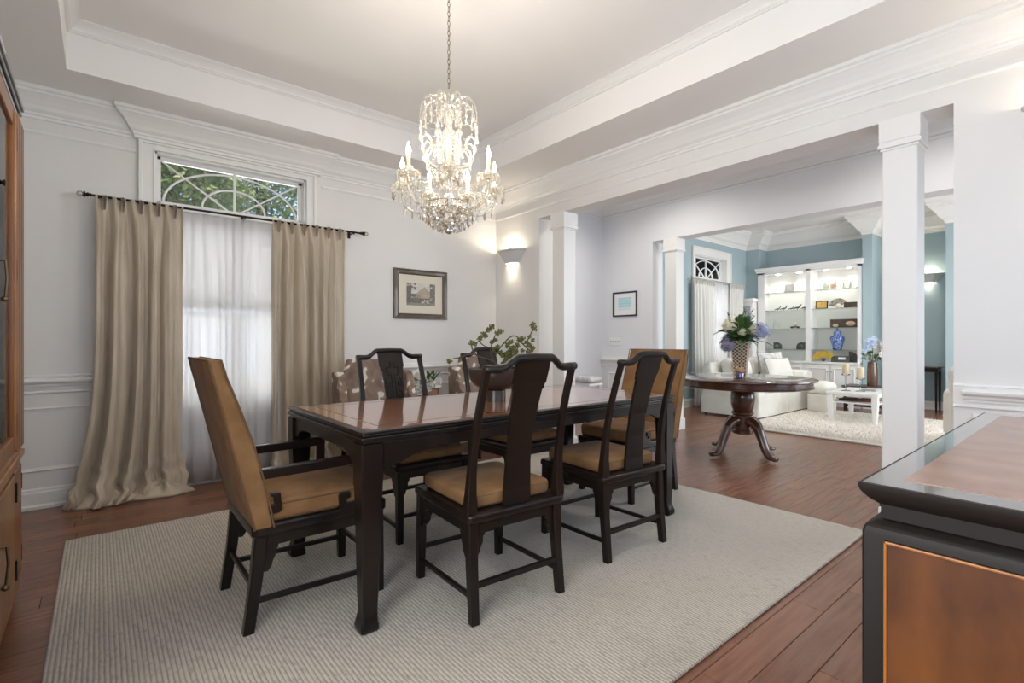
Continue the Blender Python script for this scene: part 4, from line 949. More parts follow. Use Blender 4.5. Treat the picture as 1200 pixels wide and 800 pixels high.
# reeded stiles at the front corner and door; corner reed shading painted as strips
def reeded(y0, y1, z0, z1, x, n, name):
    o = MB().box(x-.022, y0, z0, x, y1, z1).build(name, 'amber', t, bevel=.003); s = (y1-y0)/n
    for i in range(n):
        c = y0+s*(i+.5)
        MB().box(x, c-s*.22, z0, x+.0012, c+s*.22, z1).build('painted_reed_light', 'amberl', o)
        MB().box(x, c+s*.34, z0, x+.0012, c+s*.48, z1).build('painted_groove_shade', 'hinge', o)
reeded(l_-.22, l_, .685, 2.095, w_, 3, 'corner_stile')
for k, (a, c) in enumerate(((l_-.75, l_-.235), (l_-1.27, l_-.755))):
    d = MB(); x = w_-.004
    d.box(x-.022, a, .69, x, a+.06, 2.09); d.box(x-.022, c-.06, .69, x, c, 2.09); d.box(x-.022, a, .69, x, c, .76); d.box(x-.022, a, 2.02, x, c, 2.09)
    d_ = d.build('door', 'amber', t, bevel=.004)
    for i in range(3): MB().tube([(x, c-.05+.018*i, .70), (x, c-.05+.018*i, 2.08)], .006, 6).build('reed', 'amberl', d_, smooth=True)
    MB().box(x-.013, a+.06, .76, x-.009, c-.06, 2.02).build('pane', 'glass', d_)
    q = MB(); q.box(x, a+.012, 1.28, x+.003, a+.050, 1.48); q.build('lock_plate', 'brass', d_, bevel=.001)
    q = MB(); q.tube([(x+.003, a+.03, 1.42), (x+.02, a+.03, 1.42), (x+.024, a+.03, 1.36), (x+.02, a+.03, 1.30)], .004, 6); q.ball((x+.018, a+.03, 1.29), .010, 8, 6); q.build('drop_pull', 'brass', d_, smooth=True)
    for z in (.80, 1.44, 1.98): MB().box(x, c-.006, z-.045, x+.006, c+.012, z+.045).build('hinge', 'hinge', d_, bevel=.001)
    e = MB(); e.box(x-.02, a, .12, x, c, .595); e_ = e.build('cupboard_door', 'amberl', t, bevel=.003)
    q = MB(); q.box(x, a+.02, .28, x+.003, a+.075, .50); q.build('lock_plate', 'brass', e_, bevel=.001)
    q = MB(); q.tube([(x+.003, a+.05, .44), (x+.022, a+.05, .44), (x+.026, a+.05, .38), (x+.02, a+.05, .31)], .005, 6); q.ball((x+.018, a+.05, .30), .012, 8, 6); q.build('drop_pull', 'brass', e_, smooth=True)
    for z in (.20, .52): MB().box(x, c-.008, z-.04, x+.006, c+.012, z+.04).build('hinge', 'hinge', e_, bevel=.001)
b = MB(); b.box(w_-.03, l_-.228, .12, w_-.006, l_, .60); b.build('corner_board', 'amber', t, bevel=.003)
for z in (.20, .52): MB().box(w_-.03, l_, z-.035, w_-.004, l_+.006, z+.035).build('hinge', 'hinge', t, bevel=.001)
for z in (1.15, 1.6): MB().box(.02, .03, z, w_-.06, l_-.03, z+.008).build('shelf', 'sglass', t)
# ================================================================ FOYER
RX, RY = 4.98, 2.385
t = thing('round_table', 'round dark wood pedestal table with four curved feet in the foyer', 'table', (RX, RY, 0))
MB().lathe([(.001, .752), (.60, .752), (.645, .756), (.652, .765), (.650, .774), (.64, .779), (.001, .779)], 72).build('tabletop', 'walnut', t, smooth=True)
MB().lathe([(.001, .69), (.612, .69), (.622, .694), (.622, .703), (.612, .708), (.612, .752), (.001, .752)], 72).build('apron', 'walnut', t, smooth=True)
MB().lathe([(.001, .215), (.085, .215), (.098, .225), (.098, .25), (.088, .262), (.088, .40), (.104, .415), (.104, .435), (.09, .45), (.100, .47), (.112, .52), (.116, .58), (.108, .63), (.088, .66), (.088, .675), (.10, .69), (.001, .69)], 32).build('pedestal', 'walnut', t, smooth=True)
for k in range(4):
    a = math.radians(-109.4+90*k); b = MB(); b.T = rotz(a)
    P = bez([(.05, 0, .33), (.11, 0, .345), (.18, 0, .30), (.235, 0, .20), (.28, 0, .10), (.33, 0, .045), (.395, 0, .038)], 5); rings = []
    for i, p in enumerate(P):
        f = i/(len(P)-1); w = .052-.014*f; h = (.100-.045*f) if f < .86 else .045; dd = (P[min(i+1, len(P)-1)]-P[max(i-1, 0)]).normalized(); nn = Vector((-dd.z, 0, dd.x))
        rings.append([p+nn*h*.5*math.sin(u)+Vector((0, w*math.cos(u), 0)) for u in [2*PI*q/12 for q in range(12)]])
    b.loft(rings); b.build('leg', 'walnut', t, smooth='all')
# vase with lattice
vz = .779; VX, VY = RX-.02, RY+.015
t = thing('lattice_vase', 'tall square tapered vase covered in pale bamboo lattice on the round table', 'vase', (VX, VY, vz), math.radians(20))
def vr(z): return .052+.026*z/.36
b = MB(); b.loft([[(-vr(z)+i, -vr(z)+i, z), (vr(z)-i, -vr(z)+i, z), (vr(z)-i, vr(z)-i, z), (-vr(z)+i, vr(z)-i, z)] for z, i in ((0, 0), (.36, 0), (.36, .008), (.30, .008))]).build('vessel', 'latticed', t)
b = MB()
for q in range(4):
    b.T = rotz(q*PI/2)
    for i in range(-5, 12):
        for s in (-1, 1):
            z0 = i*.034; seg = []
            for k in range(9):
                u = -1+k/4; z = z0+(u+1)*.06*1.0 if s > 0 else z0+(1-u)*.06
                if 0 <= z <= .36: seg.append((u*vr(z), -vr(z)-.002, z))
            for p, r_ in zip(seg, seg[1:]): b.bar(p, r_, .0045, .005, up=(0, 1, 0))
    b.bar((-vr(.36), -vr(.36), .357), (vr(.36), -vr(.36), .357), .009, .009); b.bar((-vr(0), -vr(0), .004), (vr(0), -vr(0), .004), .009, .009)
    b.bar((-vr(0), -vr(0), 0), (-vr(.36), -vr(.36), .36), .007, .007)
b.T = None
b.build('lattice', 'lattice', t)
# hydrangea bouquet
g = thing('hydrangea_bouquet', 'bouquet of blue and cream hydrangeas with dark leaves in the lattice vase', 'flowers', (VX, VY, vz+.36))
def screen(px, py, k=0): return g_r*px+g_u*py+g_f*k
def hydrangea(c, r, m, seed):
    R = random.Random(seed); b = MB()
    for i in range(150):
        d = Vector((R.gauss(0, 1), R.gauss(0, 1), R.gauss(0, 1))).normalized(); u = d.orthogonal().normalized(); a0 = R.random()*2; v = d.cross(u); p = Vector(c)+d*r*R.uniform(.75, 1.12)*Vector((1, 1, .86)).length/1.66
        for k in range(4):
            a = a0+k*PI/2; e = (u*math.cos(a)+v*math.sin(a)); f = (u*math.cos(a+PI/2)+v*math.sin(a+PI/2)); s = r*.16
            b.add([p, p+(e+f*.5)*s+d*s*.2, p+e*s*1.4, p+(e-f*.5)*s+d*s*.2], [(0, 1, 2, 3)])
    b.ball(c, r*.70, 10, 8); return b.build('hydrangea_head', m, g)
for (x, z, k, r, m) in ((.165, .10, -.06, .085, 'hyblue'), (-.155, -.035, -.06, .07, 'hydusk'), (.085, .115, -.07, .052, 'hywhite'), (-.12, .155, -.03, .072, 'hywhite'), (.02, .19, .05, .05, 'hywhite'), (-.03, .09, -.10, .04, 'hywhite'), (-.09, .02, .06, .06, 'hydusk'), (.10, .03, .09, .07, 'hyblue')):
    c = screen(x, z, k); MB().tube([(0, 0, -.05), c*.5, c], .004, 6).build('stem', 'stem', g); hydrangea(c, r, m, int(x*1000)+7)
R = random.Random(21)
for i in range(190):
    a = R.uniform(0, 2*PI); e = R.uniform(-.15, 1.5); d = Vector((math.cos(a)*math.cos(e), math.sin(a)*math.cos(e), math.sin(e))); q = R.uniform(.01, .13)
    place_leaf(g, d*q+Vector((0, 0, .0+R.uniform(0, .08))), d+Vector((0, 0, R.uniform(-.4, .5))), (.09, .11, .13)[i % 3], (.05, .06, .055)[i % 3], ('leaf', 'leafd', 'leaf')[i % 3], roll=R.uniform(-.6, .6))
place_leaf(g, screen(.12, .01, -.06), screen(1, -.12, -.3), .18, .075, 'leafd'); place_leaf(g, screen(-.17, .10, -.03), screen(-1, -.05, -.1), .13, .05, 'leafd')
for x, z, dx in ((.02, .24, .15), (.06, .22, .35), (.10, .20, .55), (-.10, .24, -.5), (-.03, .20, -.2), (.05, .27, -.1), (.10, .27, .4)):
    MB().tube([screen(x*.4, 0, 0), screen(x*.8, z*.6, 0), screen(x, z, 0), screen(x+dx*.08, z+.06, 0)], .0025, 5).build('sprig', 'stem', g)
    for k in range(5): place_leaf(g, screen(x+dx*.02*k, z-.02+.02*k, 0), screen(math.cos(k*2.2), .5, math.sin(k*2.2)), .05, .022, 'leafd', name='sprig_leaf')
# votive with a flower lid
t = thing('flower_votive', 'small violet glass votive topped with an amber metal flower, left of the lattice vase', 'candle holder', tuple(Vector((RX, RY, vz))+screen(-.10, 0, -.16)))
MB().lathe([(.001, 0), (.032, 0), (.036, .01), (.036, .055), (.032, .055), (.031, .012), (.001, .01)], 16).build('glass_cup', 'purple', t, smooth=True)
blossom(t, (0, 0, .062), .065, 'brasscap', 11, 'metal_flower', 4, (0, -.2, 1)); MB().ball((0, 0, .078), .012, 8, 6).build('flower_centre', 'yel', t)
# little bench against the foyer back wall
t = thing('bench', 'small white bench with a rolled white cushion in the foyer corner, left of the seascape', 'bench', (4.93, 4.42, 0))
b = MB(); 
for sx in (-1, 1):
    for sy in (-1, 1): MB().sqtube([(sx*.10, sy*.12, .58), (sx*.105, sy*.13, 0)], [(.03, .03), (.024, .024)]).build('leg', 'white', t)
MB().box(-.13, -.16, .565, .13, .16, .595).build('seat_frame', 'white', t, bevel=.004)
MB().slab(.27, .34, .60, .675, .035, .034, .01).build('cushion', 'cush2', t, smooth='all')
# ================================================================ LIVING ROOM
# shag rug
rb = thing('shag_rug', 'cream shag rug under the white coffee table in the living room', 'rug', (7.83, 1.85, 0))
b = MB(); R = random.Random(2); b.slab(2.66, 2.78, .001, .022, .06, .01); b.build('rug_base', 'shag', rb, smooth=True)
b = MB()
for i in range(15000):
    x, y = R.uniform(-1.33, 1.33), R.uniform(-1.39, 1.39)
    if R.random() < .35: x = -1.33+abs(R.gauss(0, .18))
    dx, dy, h = R.uniform(-.022, .022), R.uniform(-.022, .022), R.uniform(.028, .046); w = .006
    if x < -1.30: dx = -abs(dx)-.012; h *= .6
    b.add([(x-w, y-w, .018), (x+w, y+w, .018), (x+dx, y+dy, h)], [(0, 1, 2)])
b.build('shag_pile', 'shag', rb, kind='stuff')
# sofa against the window wall, facing the camera side
t = thing('sofa', 'white slipcovered rolled-arm sofa under the living room window', 'sofa', (8.30, 3.72, 0))
SW, SD = 2.0, .95   # x: -1.0..1.0, y: -.46..+.46
MB().slab(SW-.04, SD-.06, .12, .36, .04, .02).build('base', 'wicker', t, smooth='all')
b = MB(); n = 96   # skirt with kick pleats, flaring a little
def sk(f, z):
    L_ = [(-.99, .44), (-.99, -.45), (.99, -.45), (.99, .44)]; seg = [.89, 1.98, .89]; tot = sum(seg); s = f*tot
    for i in range(3):
        if s <= seg[i] or i == 2:
            u = min(s/seg[i], 1); x = L_[i][0]+(L_[i+1][0]-L_[i][0])*u; y = L_[i][1]+(L_[i+1][1]-L_[i][1])*u; break
        s -= seg[i]
    k = (.30-z)/.28; o = .02*k+.006*math.sin(40*f)*k
    for pl in (.0, .237, .5, .763, 1): o -= .02*k*math.exp(-((f-pl)*110)**2)
    return (x+(o if x > .9 else (-o if x < -.9 else 0)), y-(o if y < -.4 else 0), z)
b.grid(lambda u, v: sk(u, .30-.27*v), 200, 4); b.build('skirt', 'wicker', t, smooth='all')
for s in (-1, 1):
    b = MB(); xx = s*.86; w = .14
    pr = [(xx-w*.85, .14), (xx+w*.85, .14), (xx+w*.95, .44), (xx+w*1.15, .50), (xx+w*1.2, .56), (xx+w*.95, .625), (xx, .65), (xx-w*.95, .625), (xx-w*1.2, .56), (xx-w*1.05, .50), (xx-w*.9, .44)]
    b.prism(pr, 'y', -.44, .42); b.build('arm', 'wicker', t, smooth=True, bevel=.02)
b = MB(); rings = []
for k in range(13):
    f = k/12; z = .3+.50*f; y = .24+.08*f; th = .20-.05*f; w = .93
    if k > 9: e = (k-9)/3; th *= math.sqrt(max(1-e*e*.8, .05)); w -= .02*e
    rings.append([(-w, y, z), (0, y-.01, z+.02*f), (w, y, z), (w+.02, y+th/2, z), (w, y+th, z), (0, y+th, z+.02*f), (-w, y+th, z), (-w-.02, y+th/2, z)])
b.loft(rings).build('backrest', 'wicker', t, smooth=True, bevel=.03)
for s in (-1, 1):
    o = MB().slab(.74, .68, 0, .17, .06, .06, .03).build('seat_cushion', 'wicker', t, smooth='all'); o.location = (s*.375, -.10, .35)
    o = MB().slab(.72, .38, -.09, .09, .09, .08, .05).build('back_cushion', 'wicker', t, smooth='all'); o.location = (s*.375, .17, .68); o.rotation_euler = (math.radians(78), 0, 0)
for x, y in ((-.93, -.38), (.93, -.38), (-.93, .4), (.93, .4)): MB().lathe([(.018, 0), (.02, .04), (.028, .12)], 10, (x, y, 0)).build('foot', 'black', t, smooth=True)
def pillow(name, label, w, h, m, loc, rz, tilt, cat='pillow', pip=None, group=None, puff=.07):
    t = thing(name, label, cat, loc, rz, group); b = MB(); n = 14
    def f(s):
        def g_(u, v):
            x, y = 2*u-1, 2*v-1; k = (1-x**4)*(1-y**4); pin = 1-.06*(1-abs(x*y))*(1 if abs(x) > .9 or abs(y) > .9 else 0)
            xx = x*w/2*(1-.07*(1-y*y)*abs(x)**3) ; yy = y*h/2*(1-.09*(1-x*x)*abs(y)**3)
            return (xx, yy, s*puff*max(k, 0)**.55)
        return g_
    b.grid(f(1), n, n); b.grid(f(-1), n, n); o = b.build('cover', m, t, smooth='all'); o.rotation_euler = (math.radians(tilt), 0, 0)
    if pip:
        p = []; 
        for k in range(4*n+1):
            s_, u = divmod(k % (4*n), n); u = 2*u/n-1; x, y = ((u, -1), (1, u), (-u, 1), (-1, -u))[s_]
            p.append((x*w/2*(1-.07*(1-y*y)), y*h/2*(1-.09*(1-x*x)), 0))
        o2 = MB().tube(p, .007, 6).build('piping', pip, t, smooth=True); o2.rotation_euler = o.rotation_euler
    return t
pillow('throw_pillow', 'white throw pillow with grey piping, in front on the sofa', .58, .36, 'wicker', (8.50, 3.48, .69), math.radians(-14), 72, pip='greyp')
pillow('throw_pillow', 'grey and white patterned throw pillow behind the piped white one', .66, .46, 'cush2', (8.66, 3.66, .73), math.radians(-10), 78, pip='greyp')
pillow('throw_pillow', 'oatmeal throw pillow against the sofa\'s left arm, behind the lattice vase', .46, .42, 'beigec', (7.72, 3.74, .68), math.radians(24), 72)
t = thing('ottoman', 'white round-edged pouf at the sofa\'s right end, behind the round table edge', 'ottoman', (8.93, 3.0, .02), 0)
MB().slab(.42, .36, .28, .46, .12, .08, .02).build('cushion', 'wicker', t, smooth='all'); MB().slab(.38, .32, .0, .28, .06, .02).build('skirt', 'wicker', t, smooth='all')
# coffee table
t = thing('coffee_table', 'white square coffee table with tapered legs and an open shelf', 'table', (8.42, 2.31, .022)); cw, cdp = .95, .62
MB().slab(cw, cdp, .375, .408, .01, .004).build('tabletop', 'white', t, smooth=True)
MB().box(-cw/2+.03, -cdp/2+.02, .255, cw/2-.03, cdp/2-.02, .272).build('shelf', 'white', t, bevel=.002)
b = MB(); b.box(-cw/2+.03, -cdp/2+.02, .352, cw/2-.03, cdp/2-.02, .376); b.build('top_rail', 'white', t)
for sx in (-1, 1):
    for sy in (-1, 1): MB().sqtube([(sx*(cw/2-.045), sy*(cdp/2-.045), .375), (sx*(cw/2-.045), sy*(cdp/2-.045), .25), (sx*(cw/2-.05), sy*(cdp/2-.05), 0)], [(.075, .075), (.075, .075), (.045, .045)]).build('leg', 'white', t, smooth=True)
M['bookred'] = mat('dull_red_cover', (.20, .07, .05), .6); M['bookgrey'] = mat('grey_cover', (.42, .42, .40), .6)
for i, (x, y, w, d, h, m, lb) in enumerate(((-.10, -.1, .34, .24, .025, 'bookred', 'dull red book lying on the coffee table shelf'), (-.16, .12, .24, .18, .03, 'stem', 'brown book lying on the coffee table shelf'))):
    o = MB().box(-w/2, -d/2, 0, w/2, d/2, h).build('book', m, None, bevel=.003, loc=(8.42+x, 2.31+y, .294)); tag(o, lb, 'book')
o = MB().slab(.26, .18, 0, .03, .01, .004).build('tray', 'bookgrey', None, smooth=True, loc=(8.50, 2.22, .430)); tag(o, 'small grey tray on the coffee table right of the candles', 'tray')
def candlestick(x, y, h, label, lb2, r=.045, ch_=.15):
    t = thing('candle_holder', label, 'candle holder', (x, y, .430), 0, 'glass candle holders on the coffee table')
    MB().lathe([(.001, 0), (.055, 0), (.058, .006), (.03, .012), (.010, .02), (.009, h*.5), (.014, h*.55), (.009, h*.6), (.010, h-.03), (.05, h-.014), (.056, h-.004), (.056, h), (.001, h)], 20).build('glass_stand', 'sglass', t, smooth=True)
    o = MB().lathe([(.001, 0), (r-.003, 0), (r, .004), (r, ch_-.006), (r-.006, ch_), (.012, ch_-.004), (.001, ch_-.006)], 20).build('pillar_candle', 'candle', None, smooth=True, loc=(x, y, .430+h)); tag(o, lb2, 'candle')
candlestick(8.20, 2.45, .24, 'clear glass stand under the taller-standing left candle', 'cream pillar candle, the left one on the coffee table')
candlestick(8.23, 2.28, .19, 'clear glass stand under the right candle', 'cream pillar candle, the right one on the coffee table')
# dark low table with tall vase behind
t = thing('low_console', 'low black table behind the coffee table carrying the brown vase', 'table', (9.42, 2.34, 0))
MB().slab(.42, .95, .395, .43, .01, .005).build('tabletop', 'darkst', t, smooth=True)
MB().box(-.18, -.44, .33, .18, .44, .395).build('apron', 'black', t)
for sx in (-1, 1):
    for sy in (-1, 1): MB().sqtube([(sx*.17, sy*.43, .395), (sx*.17, sy*.43, 0)], [(.045, .045), (.04, .04)]).build('leg', 'black', t)
MB().box(-.17, -.43, .10, .17, .43, .12).build('shelf', 'black', t)
VB = Vector((9.30, 2.42, .43))
o = MB().lathe([(.001, 0), (.062, 0), (.068, .01), (.072, .12), (.070, .25), (.062, .36), (.056, .385), (.048, .385), (.05, .35), (.001, .34)], 24).build('tall_vase', 'vase', None, smooth=True, loc=tuple(VB)); tag(o, 'tall brown ceramic vase on the low black table beside the column', 'vase')
g = thing('white_bouquet', 'bouquet of white orchids, cream roses and pampas in the tall brown vase', 'flowers', tuple(VB+Vector((0, 0, .385))))
for i, (x, z, r, m) in enumerate(((-.08, .30, .075, 'petalb'), (-.02, .26, .065, 'petalb'), (-.10, .23, .06, 'petalb'), (-.01, .34, .06, 'petalb'), (.16, .26, .08, 'petal'), (.14, .18, .06, 'petal'), (-.15, .17, .045, 'petalb'))):
    c = screen(x, z, -.04); MB().tube([(0, 0, -.05), c*.5, c], .003, 5).build('stem', 'stem', g); blossom(g, c, r, m, 10, 'blossom', i, tuple(-g_f+g_u*.3))
blossom(g, screen(.06, .11, -.12), .055, 'petal', 14, 'rose', 5, tuple(-g_f+g_u*.5)); MB().ball(screen(.06, .11, -.12), .036, 10, 8).build('rose_heart', 'petal', g)
R = random.Random(8)
for k in range(3):
    b = MB(); base = screen(.0+.02*k, .05, 0); tip = screen(.06+.05*k, .38-.04*k, 0)
    b.tube([base, base.lerp(tip, .5), tip], .002, 5)
    for i in range(90):
        f = R.uniform(.25, 1); c = base.lerp(tip, f); d = Vector((R.gauss(0, 1), R.gauss(0, 1), R.gauss(.8, .6))).normalized()*.05*(1.15-f*.6); b.add([c, c+d+Vector((.003, 0, .003)), c+d*.9-Vector((.003, 0, .003))], [(0, 1, 2)])
    b.build('pampas_plume', 'pampas', g)
for i in range(36):
    x = R.uniform(-.14, .17); d = screen(x*6, R.uniform(-.5, 1.2), R.uniform(-1, .4)); place_leaf(g, screen(x*.8, R.uniform(.0, .14), R.uniform(-.06, .04)), d, (.08, .10)[i % 2], (.035, .045)[i % 2], ('sage', 'leaf')[i % 2])
# slender dark console in the niche beyond the column
t = thing('console_table', 'slender dark wooden console table with thin legs against the blue niche wall', 'table', (10.40, 2.07, 0))
MB().slab(.34, .62, .70, .725, .05, .008).build('tabletop', 'walnut', t, smooth=True); MB().box(-.14, -.27, .64, .14, .27, .70).build('apron', 'black', t)
for sx in (-1, 1):
    for sy in (-1, 0, 1): MB().sqtube([(sx*.13, sy*.25, .64), (sx*.13, sy*.25, 0)], [(.035, .035), (.022, .022)]).build('leg', 'black' if sy else 'walnut', t)
# white armchair cut off by the opening edge
t = thing('armchair', 'white upholstered armchair partly hidden behind the right edge of the opening', 'armchair', (7.28, .80, .03), math.radians(90))
MB().slab(.66, .80, .10, .30, .05, .02).build('base', 'wicker', t, smooth='all'); MB().slab(.5, .6, .30, .44, .06, .05, .02).build('seat_cushion', 'wicker', t, smooth='all')
for s in (-1, 1): MB().slab(.17, .80, .10, .62, .08, .08, .02, c=(s*.29, 0)).build('arm', 'wicker', t, smooth='all')
MB().slab(.66, .17, .10, .85, .08, .07, .02, c=(0, .33)).build('backrest', 'wicker', t, smooth='all')
for x, y in ((-.28, -.34), (.28, -.34), (-.28, .34), (.28, .34)): MB().lathe([(.015, 0), (.022, .10)], 8, (x, y, 0)).build('foot', 'black', t)
# living window curtains
drape('curtain', 7.83, 8.50, 7.86, 8.56, 7, 31, 'white linen curtain on the left of the living room window', 'linen', ztop=2.215, y=YW-.11, amp=.03, puddle=False, heading=True, group='white curtains of the living room window', nv=24, nu=110)
drape('curtain', 9.06, 9.62, 9.02, 9.64, 6, 32, 'white linen curtain on the right of the living room window', 'linen', ztop=2.215, y=YW-.11, amp=.03, puddle=False, heading=True, group='white curtains of the living room window', nv=24, nu=110)
drape('sheer_curtain', 8.42, 9.12, 8.42, 9.12, 9, 33, 'white sheer curtain in the middle of the living room window', 'sheer', ztop=2.20, y=YW-.08, amp=.010, puddle=False, heading=False, nu=100, nv=6)
rd = thing('curtain_rod', 'silver curtain rod with curled ends over the living room window', 'curtain rod', (8.72, YW-.11, 2.21))
MB().tube([(-.95, 0, 0), (.95, 0, 0)], .010, 10).build('rod', 'silver', rd, smooth=True)
for s in (-1, 1):
    MB().tube([(s*.95, 0, 0), (s*1.0, 0, .02), (s*1.04, 0, .0), (s*1.03, 0, -.03), (s*1.0, 0, -.02)], .008, 8).build('finial', 'silver', rd, smooth=True)
    MB().box(s*.91-.006, 0, -.01, s*.91+.006, .108, 0).build('bracket', 'silver', rd)
# white side cabinet in the corner by the window
t = thing('corner_cabinet', 'narrow white cabinet with framed glass doors between the curtain and the bookcase', 'cabinet', (9.94, 4.575, 0))
MB().box(-.22, -.115, .0, 0, .115, 1.90).build('body', 'white', t, bevel=.003)
MB().box(-.25, -.14, 1.90, 0, .12, 1.96).build('top_ledge', 'white', t, bevel=.008)
M['greypane'] = mat('grey_green_pane', (.42, .49, .48), .15, coat=.6)
for z0, z1 in ((.95, 1.86), (.16, .90)):
    d = MB(); x = -.222
    for q in ((-.105, z0, -.075, z1), (.075, z0, .105, z1), (-.075, z0, .075, z0+.04), (-.075, z1-.04, .075, z1)): d.box(x-.014, q[0], q[1], x, q[2], q[3])
    d_ = d.build('door', 'white', t, bevel=.002); MB().box(x-.004, -.075, z0+.04, x-.001, .075, z1-.04).build('pane', 'greypane' if z0 > .5 else 'white', d_)
# built-in bookcase
BXf, BXb, BY0, BY1, BZ = 9.90, 10.28, 2.74, 4.44, 2.53
t = thing('bookcase', 'white built-in bookcase with lit glass shelves on the blue wall', 'bookcase', (BXf, BY0, 0)); l_ = BY1-BY0; dd = BXb-BXf
mid0, mid1 = 3.51-BY0, 3.59-BY0
b = MB(); b.box(dd-.02, 0, 0, dd, l_, BZ); b.box(0, 0, 0, dd, .03, BZ); b.box(0, l_-.03, 0, dd, l_, BZ); b.box(0, mid0, .76, dd, mid1, 2.41); b.box(0, 0, 2.41, dd, l_, 2.52); b.build('carcass', 'white', t)
b = MB(); b.box(-.012, -.0, 2.41, .01, l_, BZ); b.box(-.012, 0, 0, .01, .045, BZ); b.box(-.012, l_-.13, 0, .01, l_, BZ); b.box(-.012, mid0, .76, .01, mid1, BZ); b.build('face_frame', 'white', t, bevel=.002)
mould('x', [(0, 2.44), (.02, 2.44), (.025, 2.46), (.04, 2.49), (.045, 2.53), (0, 2.53)], [(.045, 0), (-.012, 0), (-.012, l_), (.045, l_)], 'white', t).name = 'cornice'
b = MB(); b.box(-.10, .0, .735, dd, l_, .765); b.build('counter', 'white', t, bevel=.004)
for k in range(4):
    w = (l_-.02)/4; a = .01+k*w; d_ = MB().box(-.085, a+.003, .10, -.065, a+w-.003, .725).build('door', 'white', t, bevel=.002)
    frame_mould('door_panel', a+.05, a+w-.05, .16, .665, ('x', -.085), parent=d_, kind='part', m='white')
    MB().ball((-.10, a+(w-.03 if k % 2 == 0 else .03), .60), .012, 8, 6).build('knob', 'silver', d_, smooth='all')
MB().box(-.065, 0, 0, 0, l_, .735).build('base_cabinet', 'white', t)
for o in [o for o in bpy.data.objects if o.name.startswith('door_panel')]:
    if 'kind' in o: del o['kind']
for za in (2.055, 1.715, 1.372, .98):
    for a, c in ((.03, mid0), (mid1, l_-.03)): MB().box(.03, a, za-.010, dd-.02, c, za).build('glass_shelf', 'sglass', t)
for yy in (.22, .58, 1.02, 1.40):
    MB().lathe([(.001, 2.404), (.030, 2.404), (.034, 2.409), (.001, 2.410)], 14, (.17, yy, 0)).build('downlight', 'lamp', t)
    l = lamp('bookcase_downlight', 'SPOT', (.17, yy, 2.395), 11.0, (1, .93, .82), shadow_soft_size=.03, spot_size=math.radians(135), spot_blend=.8); l.parent = t
# ---- things on the shelves
SXp = 10.06
def put(name, label, cat, y, z, group=None, rz=-PI/2, x=SXp): return thing(name, label, cat, (x, y, z), rz, group)
t = put('photo_frame', 'tilted silver photo frame on the top left glass shelf', 'picture frame', 3.94, 2.056)
b = MB(); b.T = roty(math.radians(0)) @ rotx(math.radians(-14))
b.box(-.085, -.006, .005, .085, .006, .165); b.build('frame', 'silver', t, bevel=.003); b = MB(); b.T = rotx(math.radians(-14)); b.box(-.062, -.008, .028, .062, -.006, .142); b.build('photo', 'greyp', t)
pos = ('first from the left', 'second from the left', 'third and smallest, in the middle', 'fourth from the left', 'last, nearest the divider')
for i, y in enumerate((4.14, 4.03, 3.90, 3.79, 3.66)):
    s = (.9, 1, .8, 1.1, 1)[i]; b = MB(); b.ball((0, 0, .038*s), .026*s, 10, 6, sz=.62, sx=1.5)
    b.tube([(.028*s, 0, .045*s), (.042*s, 0, .062*s), (.052*s, 0, .078*s)], [.014*s, .010*s, .009*s], 7); b.ball((.054*s, 0, .084*s), .011*s, 8, 6); b.tube([(.06*s, 0, .085*s), (.082*s, 0, .086*s)], [.005*s, .001], 5)
    b.tube([(-.03*s, 0, .035*s), (-.075*s, 0, .018*s)], [.015*s, .004*s], 6); b.tube([(0, .006, .02*s), (0, .008, 0)], .003, 5); b.tube([(0, -.006, .02*s), (0, -.008, 0)], .003, 5)
    o = b.build('bird_figurine', 'darkst', None, smooth=True, loc=(SXp, y, 1.716), rz=-PI/2); tag(o, 'small dark bird figurine in the row of five, '+pos[i], 'figurine', 'dark bird figurines on the second glass shelf')
t = put('crystal_ornament', 'clear angular glass ornament on the third left shelf', 'ornament', 4.16, 1.373); b = MB(); b.loft([[(-.06, -.02, 0), (.06, -.02, 0), (.06, .02, 0), (-.06, .02, 0)], [(-.055, -.018, .08), (.055, -.018, .08), (.055, .018, .08), (-.055, .018, .08)]]); b.build('block', 'sglass', t)
MB().loft([[(-.05, -.01, .08), (0, -.01, .08), (0, .01, .08), (-.05, .01, .08)], [(-.06, -.002, .19), (-.055, -.002, .19), (-.055, .002, .19), (-.06, .002, .19)]]).build('spike', 'sglass', t)
t = put('shell_ornament', 'pale shell on a small dark wooden stand, third left shelf', 'ornament', 3.83, 1.373)
b = MB(); b.box(-.075, -.03, .015, .075, .03, .035); b.box(-.065, -.025, 0, -.045, .025, .015); b.box(.045, -.025, 0, .065, .025, .015); b.build('stand', 'stem', t)
MB().lathe([(.001, 0), (.03, .01), (.05, .04), (.03, .07), (.001, .085)], 12, (0, 0, .03), sy=.5).build('shell', 'cream', t, smooth='all')
for y, s, lb in ((4.14, 1, 'left one of the dark fan-shaped plaques on the fourth left shelf'), (3.73, -1, 'right one of the dark fan-shaped plaques on the fourth left shelf')):
    t = put('fan_plaque', lb, 'plaque', y, .981, 'dark fan plaques'); poly = [(-.075*s, 0), (-.075*s, .13), (0, .13), (.04*s, .115), (.065*s, .085), (.075*s, .05), (.075*s, 0)]
    MB().prism(poly if s > 0 else poly[::-1], 'y', -.015, .015).build('plate', 'darkst', t, bevel=.003); MB().lathe([(.022, -.004), (.028, 0), (.022, .004), (.016, 0), (.022, -.004)], 14).build('round_relief', 'greyp', t).location = (-.01*s, -.018, .06)
    t.children and None
    [setattr(o, 'rotation_euler', (PI/2, 0, 0)) for o in bpy.data.objects if o.parent == t and o.name.startswith('round_relief')]
cols = {'a': (.55, .60, .45), 'b': (.62, .30, .24)}
